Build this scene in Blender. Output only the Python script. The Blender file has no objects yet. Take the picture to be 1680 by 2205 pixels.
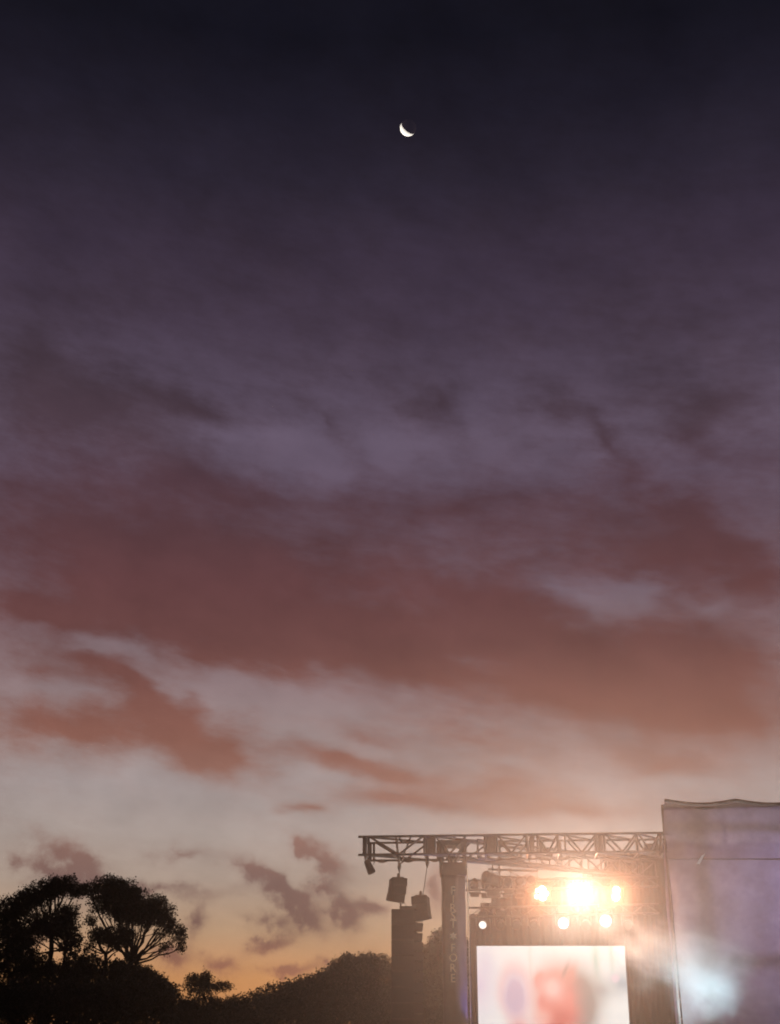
import bpy, bmesh, math, random
import numpy as np
from mathutils import Vector, Matrix, Euler

random.seed(7)
RNG = np.random.default_rng(11)
scene = bpy.context.scene
COL = scene.collection
R = math.radians

# ------------------------------------------------------------------ camera
EYE = 1.7
PITCH = R(22.0)
cam_data = bpy.data.cameras.new("camera")
cam_data.sensor_fit = 'VERTICAL'
cam_data.sensor_height = 36.0
cam_data.sensor_width = 27.42
cam_data.lens = 18.0 / 0.3942
cam_data.clip_start = 0.1
cam_data.clip_end = 40000
camera = bpy.data.objects.new("camera", cam_data)
COL.objects.link(camera)
camera.location = (0, 0, EYE)
camera.rotation_euler = (R(90) + PITCH, 0, 0)
scene.camera = camera
STOPS = 2.5                      # the picture is exposed for the dusk
DIM = 2.0 ** -STOPS


def srgb(r, g, b, a=1.0):
    f = lambda c: c / 12.92 if c <= 0.04045 else ((c + 0.055) / 1.055) ** 2.4
    return (f(r / 255), f(g / 255), f(b / 255), a)


# ------------------------------------------------------------------ world: dusk sky with cloud deck
# every entry: azimuth, elevation (degrees), half width, half height, tilt, weight (+ cloud, - gap)
CLOUDS = [
    (-5.54, 6.44, 2.47, 0.72, -20, 0.7), (-4.88, 4.38, 1.85, 0.72, -15, 0.7), (-11.1, 13.07, 6.94, 1.43, -10, 0.5), (-14.56, 26.21, 9.59, 3.48, -4, 0.75),
    (15.16, 25.75, 6.82, 4.1, -10, 0.55), (-2.95, 15.2, 9.13, 1.23, -8, 0.5), (16.85, 18.62, 4.32, 1.84, 0, 0.5), (-15.07, 16.99, 5.14, 1.43, -5, 0.5),
    (-4.66, 16.18, 10.24, 2.25, -6, 0.9), (-8.6, 15.36, 4.67, 0.92, -8, 0.5), (13.53, 13.54, 6.32, 1.84, -8, 0.4), (-8.4, 19.2, 27.11, 7.37, -4, 1.15),
    (9.55, 14.12, 16.9, 5.53, -12, 1.1), (1.27, 15.52, 11.91, 2.66, -12, 0.5), (-14.91, 17.39, 6.44, 2.25, 0, 0.4), (3.54, 22.52, 11.53, 1.64, -6, 0.45),
    (-8.64, 23.25, 5.8, 1.84, -14, 0.4), (-9.29, 26.45, 4.35, 1.23, -15, 0.68), (-3.41, 26.1, 4.79, 1.64, -35, 0.6), (9.61, 24.61, 7.44, 1.43, -48, 0.6),
    (2.51, 26.53, 3.89, 1.84, -30, 0.52), (13.52, 24.51, 3.6, 2.25, -30, 0.45), (13.81, 20.87, 4.82, 1.43, -20, 0.6), (-12.62, 31.16, 9.58, 2.46, 10, 0.2),
    (6.06, 29.65, 11.79, 2.05, -5, 0.2), (-16.28, 28.0, 6.03, 3.28, -10, 0.35), (-4.27, 24.75, 3.38, 2.66, 0, -1.2), (-7.64, 25.03, 2.03, 1.84, 0, -0.45),
    (0.23, 24.92, 4.29, 2.25, 0, -0.5), (4.97, 25.45, 3.4, 3.07, 0, -0.35), (10.03, 18.27, 4.31, 1.54, -18, -1.0), (14.3, 17.44, 2.36, 0.92, 0, -0.3),
    (8.28, 17.18, 3.0, 0.82, -5, -0.4), (3.58, 15.19, 3.82, 0.92, -5, -0.55), (-11.72, 15.85, 4.26, 0.98, -10, -0.9), (-13.71, 15.5, 2.55, 0.61, 0, -0.3),
    (-8.11, 14.08, 7.6, 1.02, -8, -0.5), (-14.11, 13.41, 4.63, 1.02, -5, -0.35), (-4.17, 13.68, 5.48, 1.02, -15, -0.35), (-14.56, 11.93, 6.7, 1.84, -8, 1.2),
    (-10.43, 12.21, 6.08, 2.36, -18, 1.0), (-8.15, 11.01, 5.63, 1.74, -10, 1.2), (-12.62, 14.47, 5.92, 1.23, -18, 1.1), (-16.0, 14.56, 4.23, 1.23, -15, 0.6),
    (-2.87, 11.4, 6.9, 1.07, -9, 0.95), (0.0, 10.63, 5.21, 0.86, -8, 0.85), (0.2, 9.59, 6.44, 1.15, -3, 1.1), (5.08, 10.1, 7.49, 1.64, -6, 0.75),
    (7.64, 9.12, 9.54, 1.13, -2, 0.7), (12.66, 19.76, 12.19, 3.48, -8, 0.9), (13.64, 14.71, 9.74, 4.71, -8, 0.8), (6.61, 17.44, 9.88, 3.07, -10, 0.6),
    (-3.53, 9.1, 1.97, 0.61, -8, 0.9), (3.71, 11.89, 7.54, 1.43, -10, 0.5), (-1.24, 12.51, 5.46, 1.02, -14, 0.45), (11.72, 10.9, 5.42, 1.23, -8, 0.45),
    (-2.79, 6.84, 2.27, 0.92, -30, 0.9), (-3.83, 5.04, 1.65, 1.02, -15, 1.12), (-3.42, 4.39, 1.23, 0.82, -30, 0.9), (-2.06, 4.86, 1.13, 1.33, 0, 1.27),
    (-0.89, 5.05, 1.13, 0.61, -10, 1.12), (-4.34, 5.69, 2.26, 0.61, -25, 0.9), (-2.87, 5.89, 1.24, 0.82, -20, 0.9), (-7.79, 4.45, 1.64, 0.82, 50, 0.75),
    (-5.53, 5.96, 2.68, 0.82, -20, 0.6), (-4.95, 3.55, 1.74, 0.49, 20, 0.9), (-4.02, 2.6, 1.74, 0.45, -3, 1.12), (-6.94, 2.81, 1.64, 0.61, -15, 0.9),
    (-8.77, 3.16, 1.23, 0.82, -20, 0.9), (-2.9, 2.82, 0.82, 0.53, -30, 0.75), (-12.83, 6.77, 3.51, 1.13, -30, 1.05), (-13.9, 6.09, 3.09, 1.23, -25, 1.2),
    (-9.99, 5.77, 5.76, 0.61, -3, 0.68), (2.08, 5.8, 1.13, 1.54, 0, 0.9), (-3.59, 7.41, 1.45, 0.61, -40, 0.6), (-8.52, 7.15, 2.48, 0.61, 0, 0.38),
    (-14.89, 3.89, 2.46, 0.82, -20, 0.75),
]

# elevation, colour of open sky, colour of cloud
SKY = [
    (-9, (24, 19, 16), (22, 18, 16)), (-3, (120, 80, 54), (96, 64, 48)), (0.5, (202, 136, 84), (158, 100, 70)), (2.2, (200, 142, 92), (156, 104, 80)),
    (4.2, (184, 151, 121), (126, 96, 86)), (6.1, (171, 152, 138), (124, 97, 90)), (8.0, (169, 155, 148), (140, 106, 96)),
    (10.0, (165, 152, 150), (149, 109, 97)), (12.0, (154, 137, 136), (136, 92, 81)), (14.0, (142, 121, 123), (125, 83, 76)),
    (16.0, (128, 107, 112), (107, 70, 68)), (18.6, (117, 99, 111), (99, 64, 66)), (21.0, (102, 85, 99), (87, 59, 64)),
    (23.1, (100, 85, 102), (81, 57, 65)), (25.1, (102, 88, 106), (76, 59, 69)), (27.2, (90, 77, 95), (68, 54, 64)),
    (30.2, (72, 60, 77), (60, 48, 58)), (33.2, (60, 50, 66), (51, 41, 51)), (36.1, (45, 39, 53), (39, 33, 42)),
    (39.0, (32, 29, 41), (29, 25, 34)), (42.0, (22, 21, 31), (21, 19, 26)), (60, (15, 15, 24), (14, 14, 20)), (90, (12, 13, 22), (12, 12, 18)),
]
world = bpy.data.worlds.new("World")
scene.world = world
world.use_nodes = True
NT = world.node_tree
NT.nodes.clear()


class Nodes:
    """small helper to write node graphs as expressions"""
    def __init__(self, tree):
        self.t = tree

    def n(self, kind, **props):
        node = self.t.nodes.new(kind)
        for k, v in props.items():
            setattr(node, k, v)
        return node

    def put(self, sock, val):
        if isinstance(val, bpy.types.NodeSocket):
            self.t.links.new(val, sock)
        elif val is not None:
            sock.default_value = val

    def m(self, op, a, b=None, c=None, clamp=False):
        node = self.n('ShaderNodeMath', operation=op, use_clamp=clamp)
        for i, v in enumerate((a, b, c)):
            self.put(node.inputs[i], v)
        return node.outputs[0]

    def xyz(self, x, y, z=0.0):
        node = self.n('ShaderNodeCombineXYZ')
        for i, v in enumerate((x, y, z)):
            self.put(node.inputs[i], v)
        return node.outputs[0]

    def mapping(self, vec, loc=(0, 0, 0), rot=(0, 0, 0), scale=(1, 1, 1), kind='TEXTURE'):
        node = self.n('ShaderNodeMapping', vector_type=kind)
        self.put(node.inputs['Vector'], vec)
        node.inputs['Location'].default_value = loc
        node.inputs['Rotation'].default_value = rot
        node.inputs['Scale'].default_value = scale
        return node.outputs[0]

    def noise(self, vec, scale, detail=4, rough=0.55):
        node = self.n('ShaderNodeTexNoise')
        self.put(node.inputs['Vector'], vec)
        node.inputs['Scale'].default_value = scale
        node.inputs['Detail'].default_value = detail
        node.inputs['Roughness'].default_value = rough
        return node.outputs['Fac'], node.outputs['Color']

    def blob(self, vec, x, y, rx, ry, rot=0.0):
        g = self.n('ShaderNodeTexGradient', gradient_type='QUADRATIC_SPHERE')
        self.put(g.inputs[0], self.mapping(vec, (x, y, 0), (0, 0, R(rot)), (rx, ry, 1)))
        return g.outputs['Fac']

    def ramp(self, fac, stops, interp='LINEAR'):
        node = self.n('ShaderNodeValToRGB')
        node.color_ramp.interpolation = interp
        e = node.color_ramp.elements
        while len(e) < len(stops):
            e.new(0.5)
        for i, (p, c) in enumerate(stops):
            e[i].position = p
            e[i].color = c if len(c) == 4 else (*c, 1)
        self.put(node.inputs[0], fac)
        return node.outputs[0]

    def mix(self, fac, a, b, mode='MIX'):
        node = self.n('ShaderNodeMix', data_type='RGBA', blend_type=mode)
        self.put(node.inputs[0], fac)
        self.put(node.inputs[6], a)
        self.put(node.inputs[7], b)
        return node.outputs[2]


def build_world():
    N = Nodes(NT)
    gen = N.n('ShaderNodeTexCoord').outputs['Generated']
    sep = N.n('ShaderNodeSeparateXYZ')
    N.put(sep.inputs[0], gen)
    x, y, z = sep.outputs
    az = N.m('MULTIPLY', N.m('ARCTAN2', x, y), 180 / math.pi)
    el = N.m('MULTIPLY', N.m('ARCSINE', z), 180 / math.pi)
    base = N.xyz(az, el)
    # wind-drawn warp of the cloud shapes, coarse and fine
    stretched = N.mapping(base, (0, 0, 0), (0, 0, R(-10)), (1.6, 0.9, 1))
    warp = base
    calm = N.n('ShaderNodeMapRange', interpolation_type='SMOOTHSTEP')
    N.put(calm.inputs[0], el)
    for i, v in enumerate((3.0, 15.0, 0.3, 1.0)):
        calm.inputs[i + 1].default_value = v
    for sc, ax, ay, det in ((0.13, 4.0, 1.6, 3), (0.42, 2.2, 0.9, 5)):
        _, c = N.noise(stretched, sc, det, 0.6)
        s = N.n('ShaderNodeSeparateColor')
        N.put(s.inputs[0], c)
        off = N.xyz(N.m('MULTIPLY', N.m('MULTIPLY', N.m('SUBTRACT', s.outputs[0], 0.5), calm.outputs[0]), ax * 2),
                    N.m('MULTIPLY', N.m('MULTIPLY', N.m('SUBTRACT', s.outputs[1], 0.5), calm.outputs[0]), ay * 2))
        add = N.n('ShaderNodeVectorMath', operation='ADD')
        N.put(add.inputs[0], warp)
        N.put(add.inputs[1], off)
        warp = add.outputs[0]
    # rounder, puffier break-up low over the horizon
    puff_amt = N.n('ShaderNodeMapRange', interpolation_type='SMOOTHSTEP')
    N.put(puff_amt.inputs[0], el)
    for i, v in enumerate((6.5, 10.0, 1.0, 0.0)):
        puff_amt.inputs[i + 1].default_value = v
    pf, pc = N.noise(base, 1.1, 4, 0.6)
    ps = N.n('ShaderNodeSeparateColor')
    N.put(ps.inputs[0], pc)
    poff = N.xyz(N.m('MULTIPLY', N.m('MULTIPLY', N.m('SUBTRACT', ps.outputs[0], 0.5), puff_amt.outputs[0]), 1.6),
                 N.m('MULTIPLY', N.m('MULTIPLY', N.m('SUBTRACT', ps.outputs[1], 0.5), puff_amt.outputs[0]), 1.2))
    padd = N.n('ShaderNodeVectorMath', operation='ADD')
    N.put(padd.inputs[0], warp)
    N.put(padd.inputs[1], poff)
    warp = padd.outputs[0]
    total = N.m('MULTIPLY', 0.0, 0.0)
    here = warp
    for i, (a, e, sx, sy, rot, w) in enumerate(CLOUDS):
        if i and i % 8 == 0:      # evaluate in short runs: the shader's value stack is small
            step = N.n('ShaderNodeVectorMath', operation='MULTIPLY_ADD')
            N.put(step.inputs[0], total)
            step.inputs[1].default_value = (1e-9, 1e-9, 0.0)
            N.put(step.inputs[2], warp)
            here = step.outputs[0]
        total = N.m('MULTIPLY_ADD', N.blob(here, a, e, sx, sy, rot), w * (2.0 if e < 8 else 1.55), total)
    total = N.m('MULTIPLY', total, N.m('MULTIPLY_ADD', N.m('MULTIPLY', N.m('SUBTRACT', pf, 0.5), puff_amt.outputs[0]), 3.0, 1.0))
    # streaky noise breaks the shapes up everywhere, the whole sky round
    f1, _ = N.noise(stretched, 0.16, 6, 0.58)
    f2, _ = N.noise(stretched, 0.75, 6, 0.62)
    f4, _ = N.noise(N.mapping(stretched, (3, 5, 0), (0, 0, R(4)), (1.4, 0.8, 1)), 1.9, 5, 0.6)
    streak = N.m('ADD', N.m('MULTIPLY', N.m('SUBTRACT', f1, 0.5), 1.5), N.m('ADD', N.m('MULTIPLY', N.m('SUBTRACT', f2, 0.5), 1.0), N.m('MULTIPLY', N.m('SUBTRACT', f4, 0.5), 0.7)))
    high = N.n('ShaderNodeMapRange', interpolation_type='SMOOTHSTEP')
    N.put(high.inputs[0], el)
    for i, v in enumerate((9.0, 27.0, 0.0, 0.42)):
        high.inputs[i + 1].default_value = v
    low = N.n('ShaderNodeMapRange', interpolation_type='SMOOTHSTEP')
    N.put(low.inputs[0], el)
    for i, v in enumerate((5.0, 14.0, 0.45, 1.0)):
        low.inputs[i + 1].default_value = v
    dens = N.m('ADD', N.m('ADD', total, high.outputs[0]), N.m('MULTIPLY', streak, low.outputs[0]))
    mask = N.n('ShaderNodeMapRange', interpolation_type='SMOOTHSTEP')
    N.put(mask.inputs[0], dens)
    for i, v in enumerate((-0.25, 1.5, 0.0, 1.0)):
        mask.inputs[i + 1].default_value = v
    t = N.m('DIVIDE', N.m('ADD', el, 9.0), 99.0, clamp=True)
    stops_c = [((e + 9) / 99, srgb(*c)) for e, c, k in SKY]
    stops_k = [((e + 9) / 99, srgb(*k)) for e, c, k in SKY]
    sky = N.mix(mask.outputs[0], N.ramp(t, stops_c), N.ramp(t, stops_k))
    # soft mottling of the light and the dusk falling off away from the afterglow
    f3, _ = N.noise(stretched, 0.33, 5, 0.6)
    f5, _ = N.noise(N.mapping(base, (7, 3, 0), (0, 0, R(-14)), (1.25, 1.0, 1)), 0.22, 5, 0.55)
    mott = N.m('ADD', N.m('MULTIPLY_ADD', f3, 0.40, 0.55), N.m('MULTIPLY', f5, 0.5))
    sky = N.mix(1.0, sky, N.xyz(mott, mott, mott), 'MULTIPLY')
    d = N.m('ADD', N.m('MULTIPLY', x, math.sin(R(-18))), N.m('MULTIPLY', y, math.cos(R(-18))))
    fall = N.n('ShaderNodeMapRange', interpolation_type='SMOOTHSTEP')
    N.put(fall.inputs[0], d)
    for i, v in enumerate((-0.35, 0.72, 0.06, 1.0)):
        fall.inputs[i + 1].default_value = v
    bg = N.n('ShaderNodeBackground')
    N.put(bg.inputs['Color'], sky)
    N.put(bg.inputs['Strength'], N.m('MULTIPLY', fall.outputs[0], DIM))
    out = N.n('ShaderNodeOutputWorld')
    NT.links.new(bg.outputs[0], out.inputs['Surface'])


build_world()

# ------------------------------------------------------------------ sun: already below the horizon, it still reaches the moon
sun_data = bpy.data.lights.new("sun", 'SUN')
sun_data.energy = 5.0
sun_data.angle = R(0.5)
sun_data.color = (1.0, 0.93, 0.84)
sun = bpy.data.objects.new("sun", sun_data)
COL.objects.link(sun)
MOON_DIR = Vector((math.sin(R(0.98)) * math.cos(R(38.47)), math.cos(R(0.98)) * math.cos(R(38.47)), math.sin(R(38.47))))
ELONG = R(64)
side = Vector((-0.64, 0.77 * math.sin(R(38.47)), -0.77 * math.cos(R(38.47)))).normalized()
to_sun = (MOON_DIR * math.cos(ELONG) + side * math.sin(ELONG)).normalized()
sun.rotation_euler = to_sun.to_track_quat('Z', 'Y').to_euler()

# ------------------------------------------------------------------ exposure and sampling
scene.view_settings.view_transform = 'Standard'
scene.view_settings.look = 'None'
scene.view_settings.exposure = STOPS
scene.view_settings.gamma = 1.0
scene.view_settings.use_curve_mapping = False
scene.render.engine = 'CYCLES'
cy = scene.cycles
cy.max_bounces = 6
cy.diffuse_bounces = 2
cy.glossy_bounces = 2
cy.transmission_bounces = 3
cy.transparent_max_bounces = 12
cy.volume_bounces = 1
cy.sample_clamp_indirect = 1.2
cy.sample_clamp_direct = 0.0
cy.use_denoising = True
cy.filter_width = 1.9
scene.render.film_transparent = False


# ------------------------------------------------------------------ measuring: a sight line met with an upright plane Y metres away
F = 2797.0
def ray(px, py):
    x = (px - 840) / F
    u = -(py - 1102.5) / F
    return x, math.cos(PITCH) - u * math.sin(PITCH), math.sin(PITCH) + u * math.cos(PITCH)


def at(px, py, Y):
    x, y, z = ray(px, py)
    k = Y / y
    return Vector((x * k, Y, EYE + z * k))


def atz(px, py, zz):
    x, y, z = ray(px, py)
    k = (zz - EYE) / z
    return Vector((x * k, y * k, zz))


def mpp(Y):
    return Y / (F * 0.975)


# ------------------------------------------------------------------ materials
def principled(name, color, rough=0.6, metal=0.0, vary=0.25, scale=6.0, bump=0.0):
    m = bpy.data.materials.new(name)
    m.use_nodes = True
    N = Nodes(m.node_tree)
    b = m.node_tree.nodes['Principled BSDF']
    co = N.n('ShaderNodeTexCoord').outputs['Object']
    f, _ = N.noise(co, scale, 5, 0.6)
    lo = tuple(c * (1 - vary) for c in color)
    hi = tuple(min(1, c * (1 + vary)) for c in color)
    N.put(b.inputs['Base Color'], N.ramp(f, [(0.3, lo), (0.7, hi)]))
    b.inputs['Metallic'].default_value = metal
    N.put(b.inputs['Roughness'], N.m('MULTIPLY_ADD', f, 0.25, rough - 0.12))
    if bump:
        bp = N.n('ShaderNodeBump')
        bp.inputs['Strength'].default_value = bump
        bp.inputs['Distance'].default_value = 0.02
        f2, _ = N.noise(co, scale * 6, 4, 0.6)
        N.put(bp.inputs['Height'], f2)
        N.put(b.inputs['Normal'], bp.outputs[0])
    return m


def emitter(name, color, strength):
    m = bpy.data.materials.new(name)
    m.use_nodes = True
    t = m.node_tree
    t.nodes.clear()
    e = t.nodes.new('ShaderNodeEmission')
    e.inputs[0].default_value = (*color, 1)
    e.inputs[1].default_value = strength * DIM
    o = t.nodes.new('ShaderNodeOutputMaterial')
    t.links.new(e.outputs[0], o.inputs[0])
    return m


M = dict(
    truss=principled("aluminium_truss", (0.10, 0.095, 0.095), 0.75, 0.1),
    rope=principled("steel_cable", (0.05, 0.05, 0.05), 0.6, 0.3),
    box=principled("black_cabinet_paint", (0.028, 0.026, 0.025), 0.75, bump=0.4),
    grille=principled("black_grille", (0.02, 0.02, 0.02), 0.6, 0.2),
    fixture=principled("black_fixture_paint", (0.03, 0.03, 0.032), 0.5),
    chrome=principled("clamp_steel", (0.45, 0.45, 0.46), 0.3, 0.9),
    banner=principled("banner_cloth", (0.055, 0.05, 0.055), 0.85, scale=2.5, bump=0.3),
    letter=principled("banner_print", (0.75, 0.66, 0.5), 0.8, vary=0.12),
    drape=principled("black_serge", (0.022, 0.02, 0.02), 0.95, scale=3, bump=0.3),
    hem=principled("scrim_hem", (0.2, 0.16, 0.15), 0.9),
    bark=principled("gum_bark", (0.10, 0.075, 0.055), 0.9, scale=3, bump=0.5),
    ground=principled("trodden_grass", (0.05, 0.055, 0.025), 0.95, vary=0.5, scale=0.4, bump=0.6),
    glass=principled("unlit_lens", (0.08, 0.09, 0.1), 0.12, 0.4),
    patch=principled("pale_patch", (0.75, 0.72, 0.74), 0.7, vary=0.1),
    moon=principled("moon_dust", (0.165, 0.162, 0.156), 0.95, vary=0.06, scale=0.02),
    warm=emitter("tungsten_lens", (1.0, 0.9, 0.78), 16.0),
    warm_hot=emitter("tungsten_lens_full", (1.0, 0.94, 0.86), 30.0),
    white=emitter("discharge_lens", (1.0, 0.97, 0.9), 6.0),
    small=emitter("discharge_lens_dimmed", (1.0, 0.95, 0.86), 1.25),
    violet=emitter("violet_lens", (0.6, 0.55, 1.0), 14.0),
    cool=emitter("cool_lens", (0.8, 0.95, 1.0), 14.0),
)


def leaf_material(name, a, b):
    m = bpy.data.materials.new(name)
    m.use_nodes = True
    N = Nodes(m.node_tree)
    bs = m.node_tree.nodes['Principled BSDF']
    co = N.n('ShaderNodeTexCoord').outputs['Object']
    f, _ = N.noise(co, 1.3, 4, 0.6)
    N.put(bs.inputs['Base Color'], N.ramp(f, [(0.3, a), (0.7, b)]))
    bs.inputs['Roughness'].default_value = 0.6
    return m


M['leaf'] = leaf_material("gum_leaf", (0.035, 0.042, 0.02), (0.075, 0.075, 0.035))
M['leaf_dark'] = leaf_material("scrub_leaf", (0.025, 0.035, 0.016), (0.05, 0.06, 0.028))


# ------------------------------------------------------------------ object helpers
def tag(o, label=None, cat=None, group=None, kind=None):
    if label: o['label'] = label
    if cat: o['category'] = cat
    if group: o['group'] = group
    if kind: o['kind'] = kind
    return o


def thing(name, loc, label, cat, group=None):
    o = bpy.data.objects.new(name, None)
    o.empty_display_size = 0.3
    o.location = loc
    COL.objects.link(o)
    return tag(o, label, cat, group)


def origin_of(o):
    p = Vector((0, 0, 0))
    while o is not None:
        p = p + Vector(o.location)
        o = o.parent
    return p


def link(name, mesh, parent=None, loc=None):
    """loc is a world place; parents are never turned"""
    o = bpy.data.objects.new(name, mesh)
    COL.objects.link(o)
    if loc is not None:
        o.location = Vector(loc) - (origin_of(parent) if parent else Vector((0, 0, 0)))
    if parent:
        o.parent = parent
    return o


def mesh_of(name, bm, mat, smooth=False):
    me = bpy.data.meshes.new(name)
    bm.to_mesh(me)
    bm.free()
    me.materials.append(mat)
    if smooth:
        for p in me.polygons:
            p.use_smooth = True
    return me


_unit = {}
def unit_bar(mat, n=8):
    k = (mat.name, n)
    if k not in _unit:
        bm = bmesh.new()
        bmesh.ops.create_cone(bm, cap_ends=True, segments=n, radius1=1, radius2=1, depth=1)
        _unit[k] = mesh_of("bar", bm, mat, False)
    return _unit[k]


def bar(name, a, b, r, mat, parent, n=8):
    a, b = Vector(a), Vector(b)
    o = link(name, unit_bar(mat, n), parent, (a + b) / 2)
    d = b - a
    o.rotation_mode = 'QUATERNION'
    o.rotation_quaternion = d.to_track_quat('Z', 'Y')
    o.scale = (r, r, d.length)
    return o


def box_bm(bm, c, size, rot=None, bevel=0.0, taper=1.0):
    r = bmesh.ops.create_cube(bm, size=1.0)
    vs = r['verts']
    for v in vs:
        k = taper if v.co.z < 0 else 1.0
        v.co = Vector((v.co.x * size[0] * k, v.co.y * size[1], v.co.z * size[2]))
    if bevel:
        es = list({e for v in vs for e in v.link_edges})
        rr = bmesh.ops.bevel(bm, geom=es, offset=bevel, segments=2, affect='EDGES')
        vs = list({v for f in rr['faces'] for v in f.verts} | {v for v in vs if v.is_valid})
    if rot:
        bmesh.ops.rotate(bm, verts=vs, cent=(0, 0, 0), matrix=Euler(rot).to_matrix())
    bmesh.ops.translate(bm, verts=vs, vec=c)


def box(name, c, size, mat, parent, rot=None, bevel=0.0, taper=1.0):
    bm = bmesh.new()
    box_bm(bm, (0, 0, 0), size, rot, bevel, taper)
    return link(name, mesh_of(name, bm, mat), parent, c)


def lathe_bm(bm, prof, n=20, mat=None):
    rows = []
    for r, z in prof:
        rows.append([bm.verts.new((r * math.cos(2 * math.pi * i / n), r * math.sin(2 * math.pi * i / n), z)) for i in range(n)])
    for a, b in zip(rows, rows[1:]):
        for i in range(n):
            bm.faces.new((a[i], a[(i + 1) % n], b[(i + 1) % n], b[i]))
    bm.faces.new(rows[0][::-1])
    bm.faces.new(rows[-1])
    if mat is not None:
        vs = [v for r in rows for v in r]
        bmesh.ops.transform(bm, matrix=mat, verts=vs)


def spot(name, loc, aim, power, color, angle, size=0.12, blend=0.6):
    l = bpy.data.lights.new(name, 'SPOT')
    l.energy = power * DIM
    l.color = color
    l.spot_size = R(angle)
    l.spot_blend = blend
    l.shadow_soft_size = size
    o = bpy.data.objects.new(name, l)
    COL.objects.link(o)
    o.location = loc
    o.rotation_euler = (Vector(loc) - Vector(aim)).to_track_quat('Z', 'Y').to_euler()
    return o


# ------------------------------------------------------------------ ground
def build_ground():
    bm = bmesh.new()
    xs = [-4000, -1200, -300] + list(range(-120, 121, 12)) + [300, 1200, 4000]
    ys = [-4000, -1200, -300] + list(range(-60, 181, 12)) + [400, 1200, 4000]
    g = {}
    for i, x in enumerate(xs):
        for j, y in enumerate(ys):
            near = abs(x) <= 130 and -70 <= y <= 190
            g[i, j] = bm.verts.new((x, y, random.uniform(-0.06, 0.04) if near else 0))
    for i in range(len(xs) - 1):
        for j in range(len(ys) - 1):
            bm.faces.new((g[i, j], g[i + 1, j], g[i + 1, j + 1], g[i, j + 1]))
    tag(link("ground", mesh_of("ground", bm, M['ground'], True)), "dark trodden grass field in front of the stage", kind='structure')


build_ground()


# ------------------------------------------------------------------ trees
def tube_path(bm, pts, r0, r1, n=6):
    rows = []
    for i, p in enumerate(pts):
        t = i / (len(pts) - 1)
        r = r0 * (1 - t) + r1 * t
        d = (pts[min(i + 1, len(pts) - 1)] - pts[max(i - 1, 0)]).normalized()
        q = d.to_track_quat('Z', 'Y')
        rows.append([bm.verts.new(p + q @ Vector((r * math.cos(2 * math.pi * k / n), r * math.sin(2 * math.pi * k / n), 0))) for k in range(n)])
    for a, b in zip(rows, rows[1:]):
        for k in range(n):
            bm.faces.new((a[k], a[(k + 1) % n], b[(k + 1) % n], b[k]))
    bm.faces.new(rows[-1])


def limb(a, b, sag=0.12, n=7, wob=0.05):
    a, b = Vector(a), Vector(b)
    L = (b - a).length
    up = Vector((random.uniform(-1, 1) * 0.3, random.uniform(-1, 1) * 0.3, 1)) * sag * L
    pts = []
    for i in range(n):
        t = i / (n - 1)
        p = a.lerp(b, t) + up * (-math.sin(t * math.pi)) * 0.6
        if 0 < i < n - 1:
            p += Vector([random.gauss(0, wob * L * 0.35) for _ in range(3)])
        pts.append(p)
    return pts


def leaves(clumps, dens, size, name, mat, drop=0.0):
    """clumps: centre, (rx, ry, rz), fill factor -> one mesh of bent leaf blades gathered in sprays"""
    V, Fc = [], []
    base = 0
    for c, rad, fill in clumps:
        area = math.pi * rad[0] * rad[2]
        nspray = max(6, int(area * dens * fill / 7))
        d = RNG.normal(size=(nspray, 3))
        d /= np.linalg.norm(d, axis=1)[:, None]
        rr = RNG.random(nspray) ** 0.42
        lump = 1 + 0.16 * np.sin(d[:, 0] * 5.1 + c[0] * 3) * np.cos(d[:, 2] * 6.3 + c[2] * 5) + 0.10 * np.sin(d[:, 1] * 9 + d[:, 0] * 8 + c[1])
        cen = np.array(c)[None, :] + d * np.array(rad)[None, :] * (rr * lump)[:, None]
        per = 7
        cen = np.repeat(cen, per, axis=0)
        out = np.repeat(d, per, axis=0)
        n = len(cen)
        cen = cen + RNG.normal(size=(n, 3)) * size * 0.8
        ax = out * 0.55 + RNG.normal(size=(n, 3)) * 0.75
        ax[:, 2] -= drop
        ax /= np.linalg.norm(ax, axis=1)[:, None]
        sd = np.cross(ax, RNG.normal(size=(n, 3)))
        sd /= np.linalg.norm(sd, axis=1)[:, None]
        nr = np.cross(ax, sd)
        L = size * (0.6 + 0.8 * RNG.random(n))[:, None]
        Wd = L * (0.22 + 0.2 * RNG.random(n))[:, None]
        p0 = cen - ax * L * 0.5
        p1 = cen + sd * Wd + nr * L * 0.08
        p2 = cen + ax * L * 0.5 - nr * L * 0.06
        p3 = cen - sd * Wd + nr * L * 0.08
        V.append(np.stack([p0, p1, p2, p3], 1).reshape(-1, 3))
        Fc.append(np.arange(n * 4).reshape(-1, 4) + base)
        base += n * 4
    V = np.concatenate(V)
    Fc = np.concatenate(Fc)
    me = bpy.data.meshes.new(name)
    me.vertices.add(len(V))
    me.vertices.foreach_set('co', V.ravel())
    me.loops.add(Fc.size)
    me.loops.foreach_set('vertex_index', Fc.ravel())
    me.polygons.add(len(Fc))
    me.polygons.foreach_set('loop_start', np.arange(len(Fc)) * 4)
    me.polygons.foreach_set('loop_total', np.full(len(Fc), 4))
    me.update()
    me.materials.append(mat)
    return me


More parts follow.
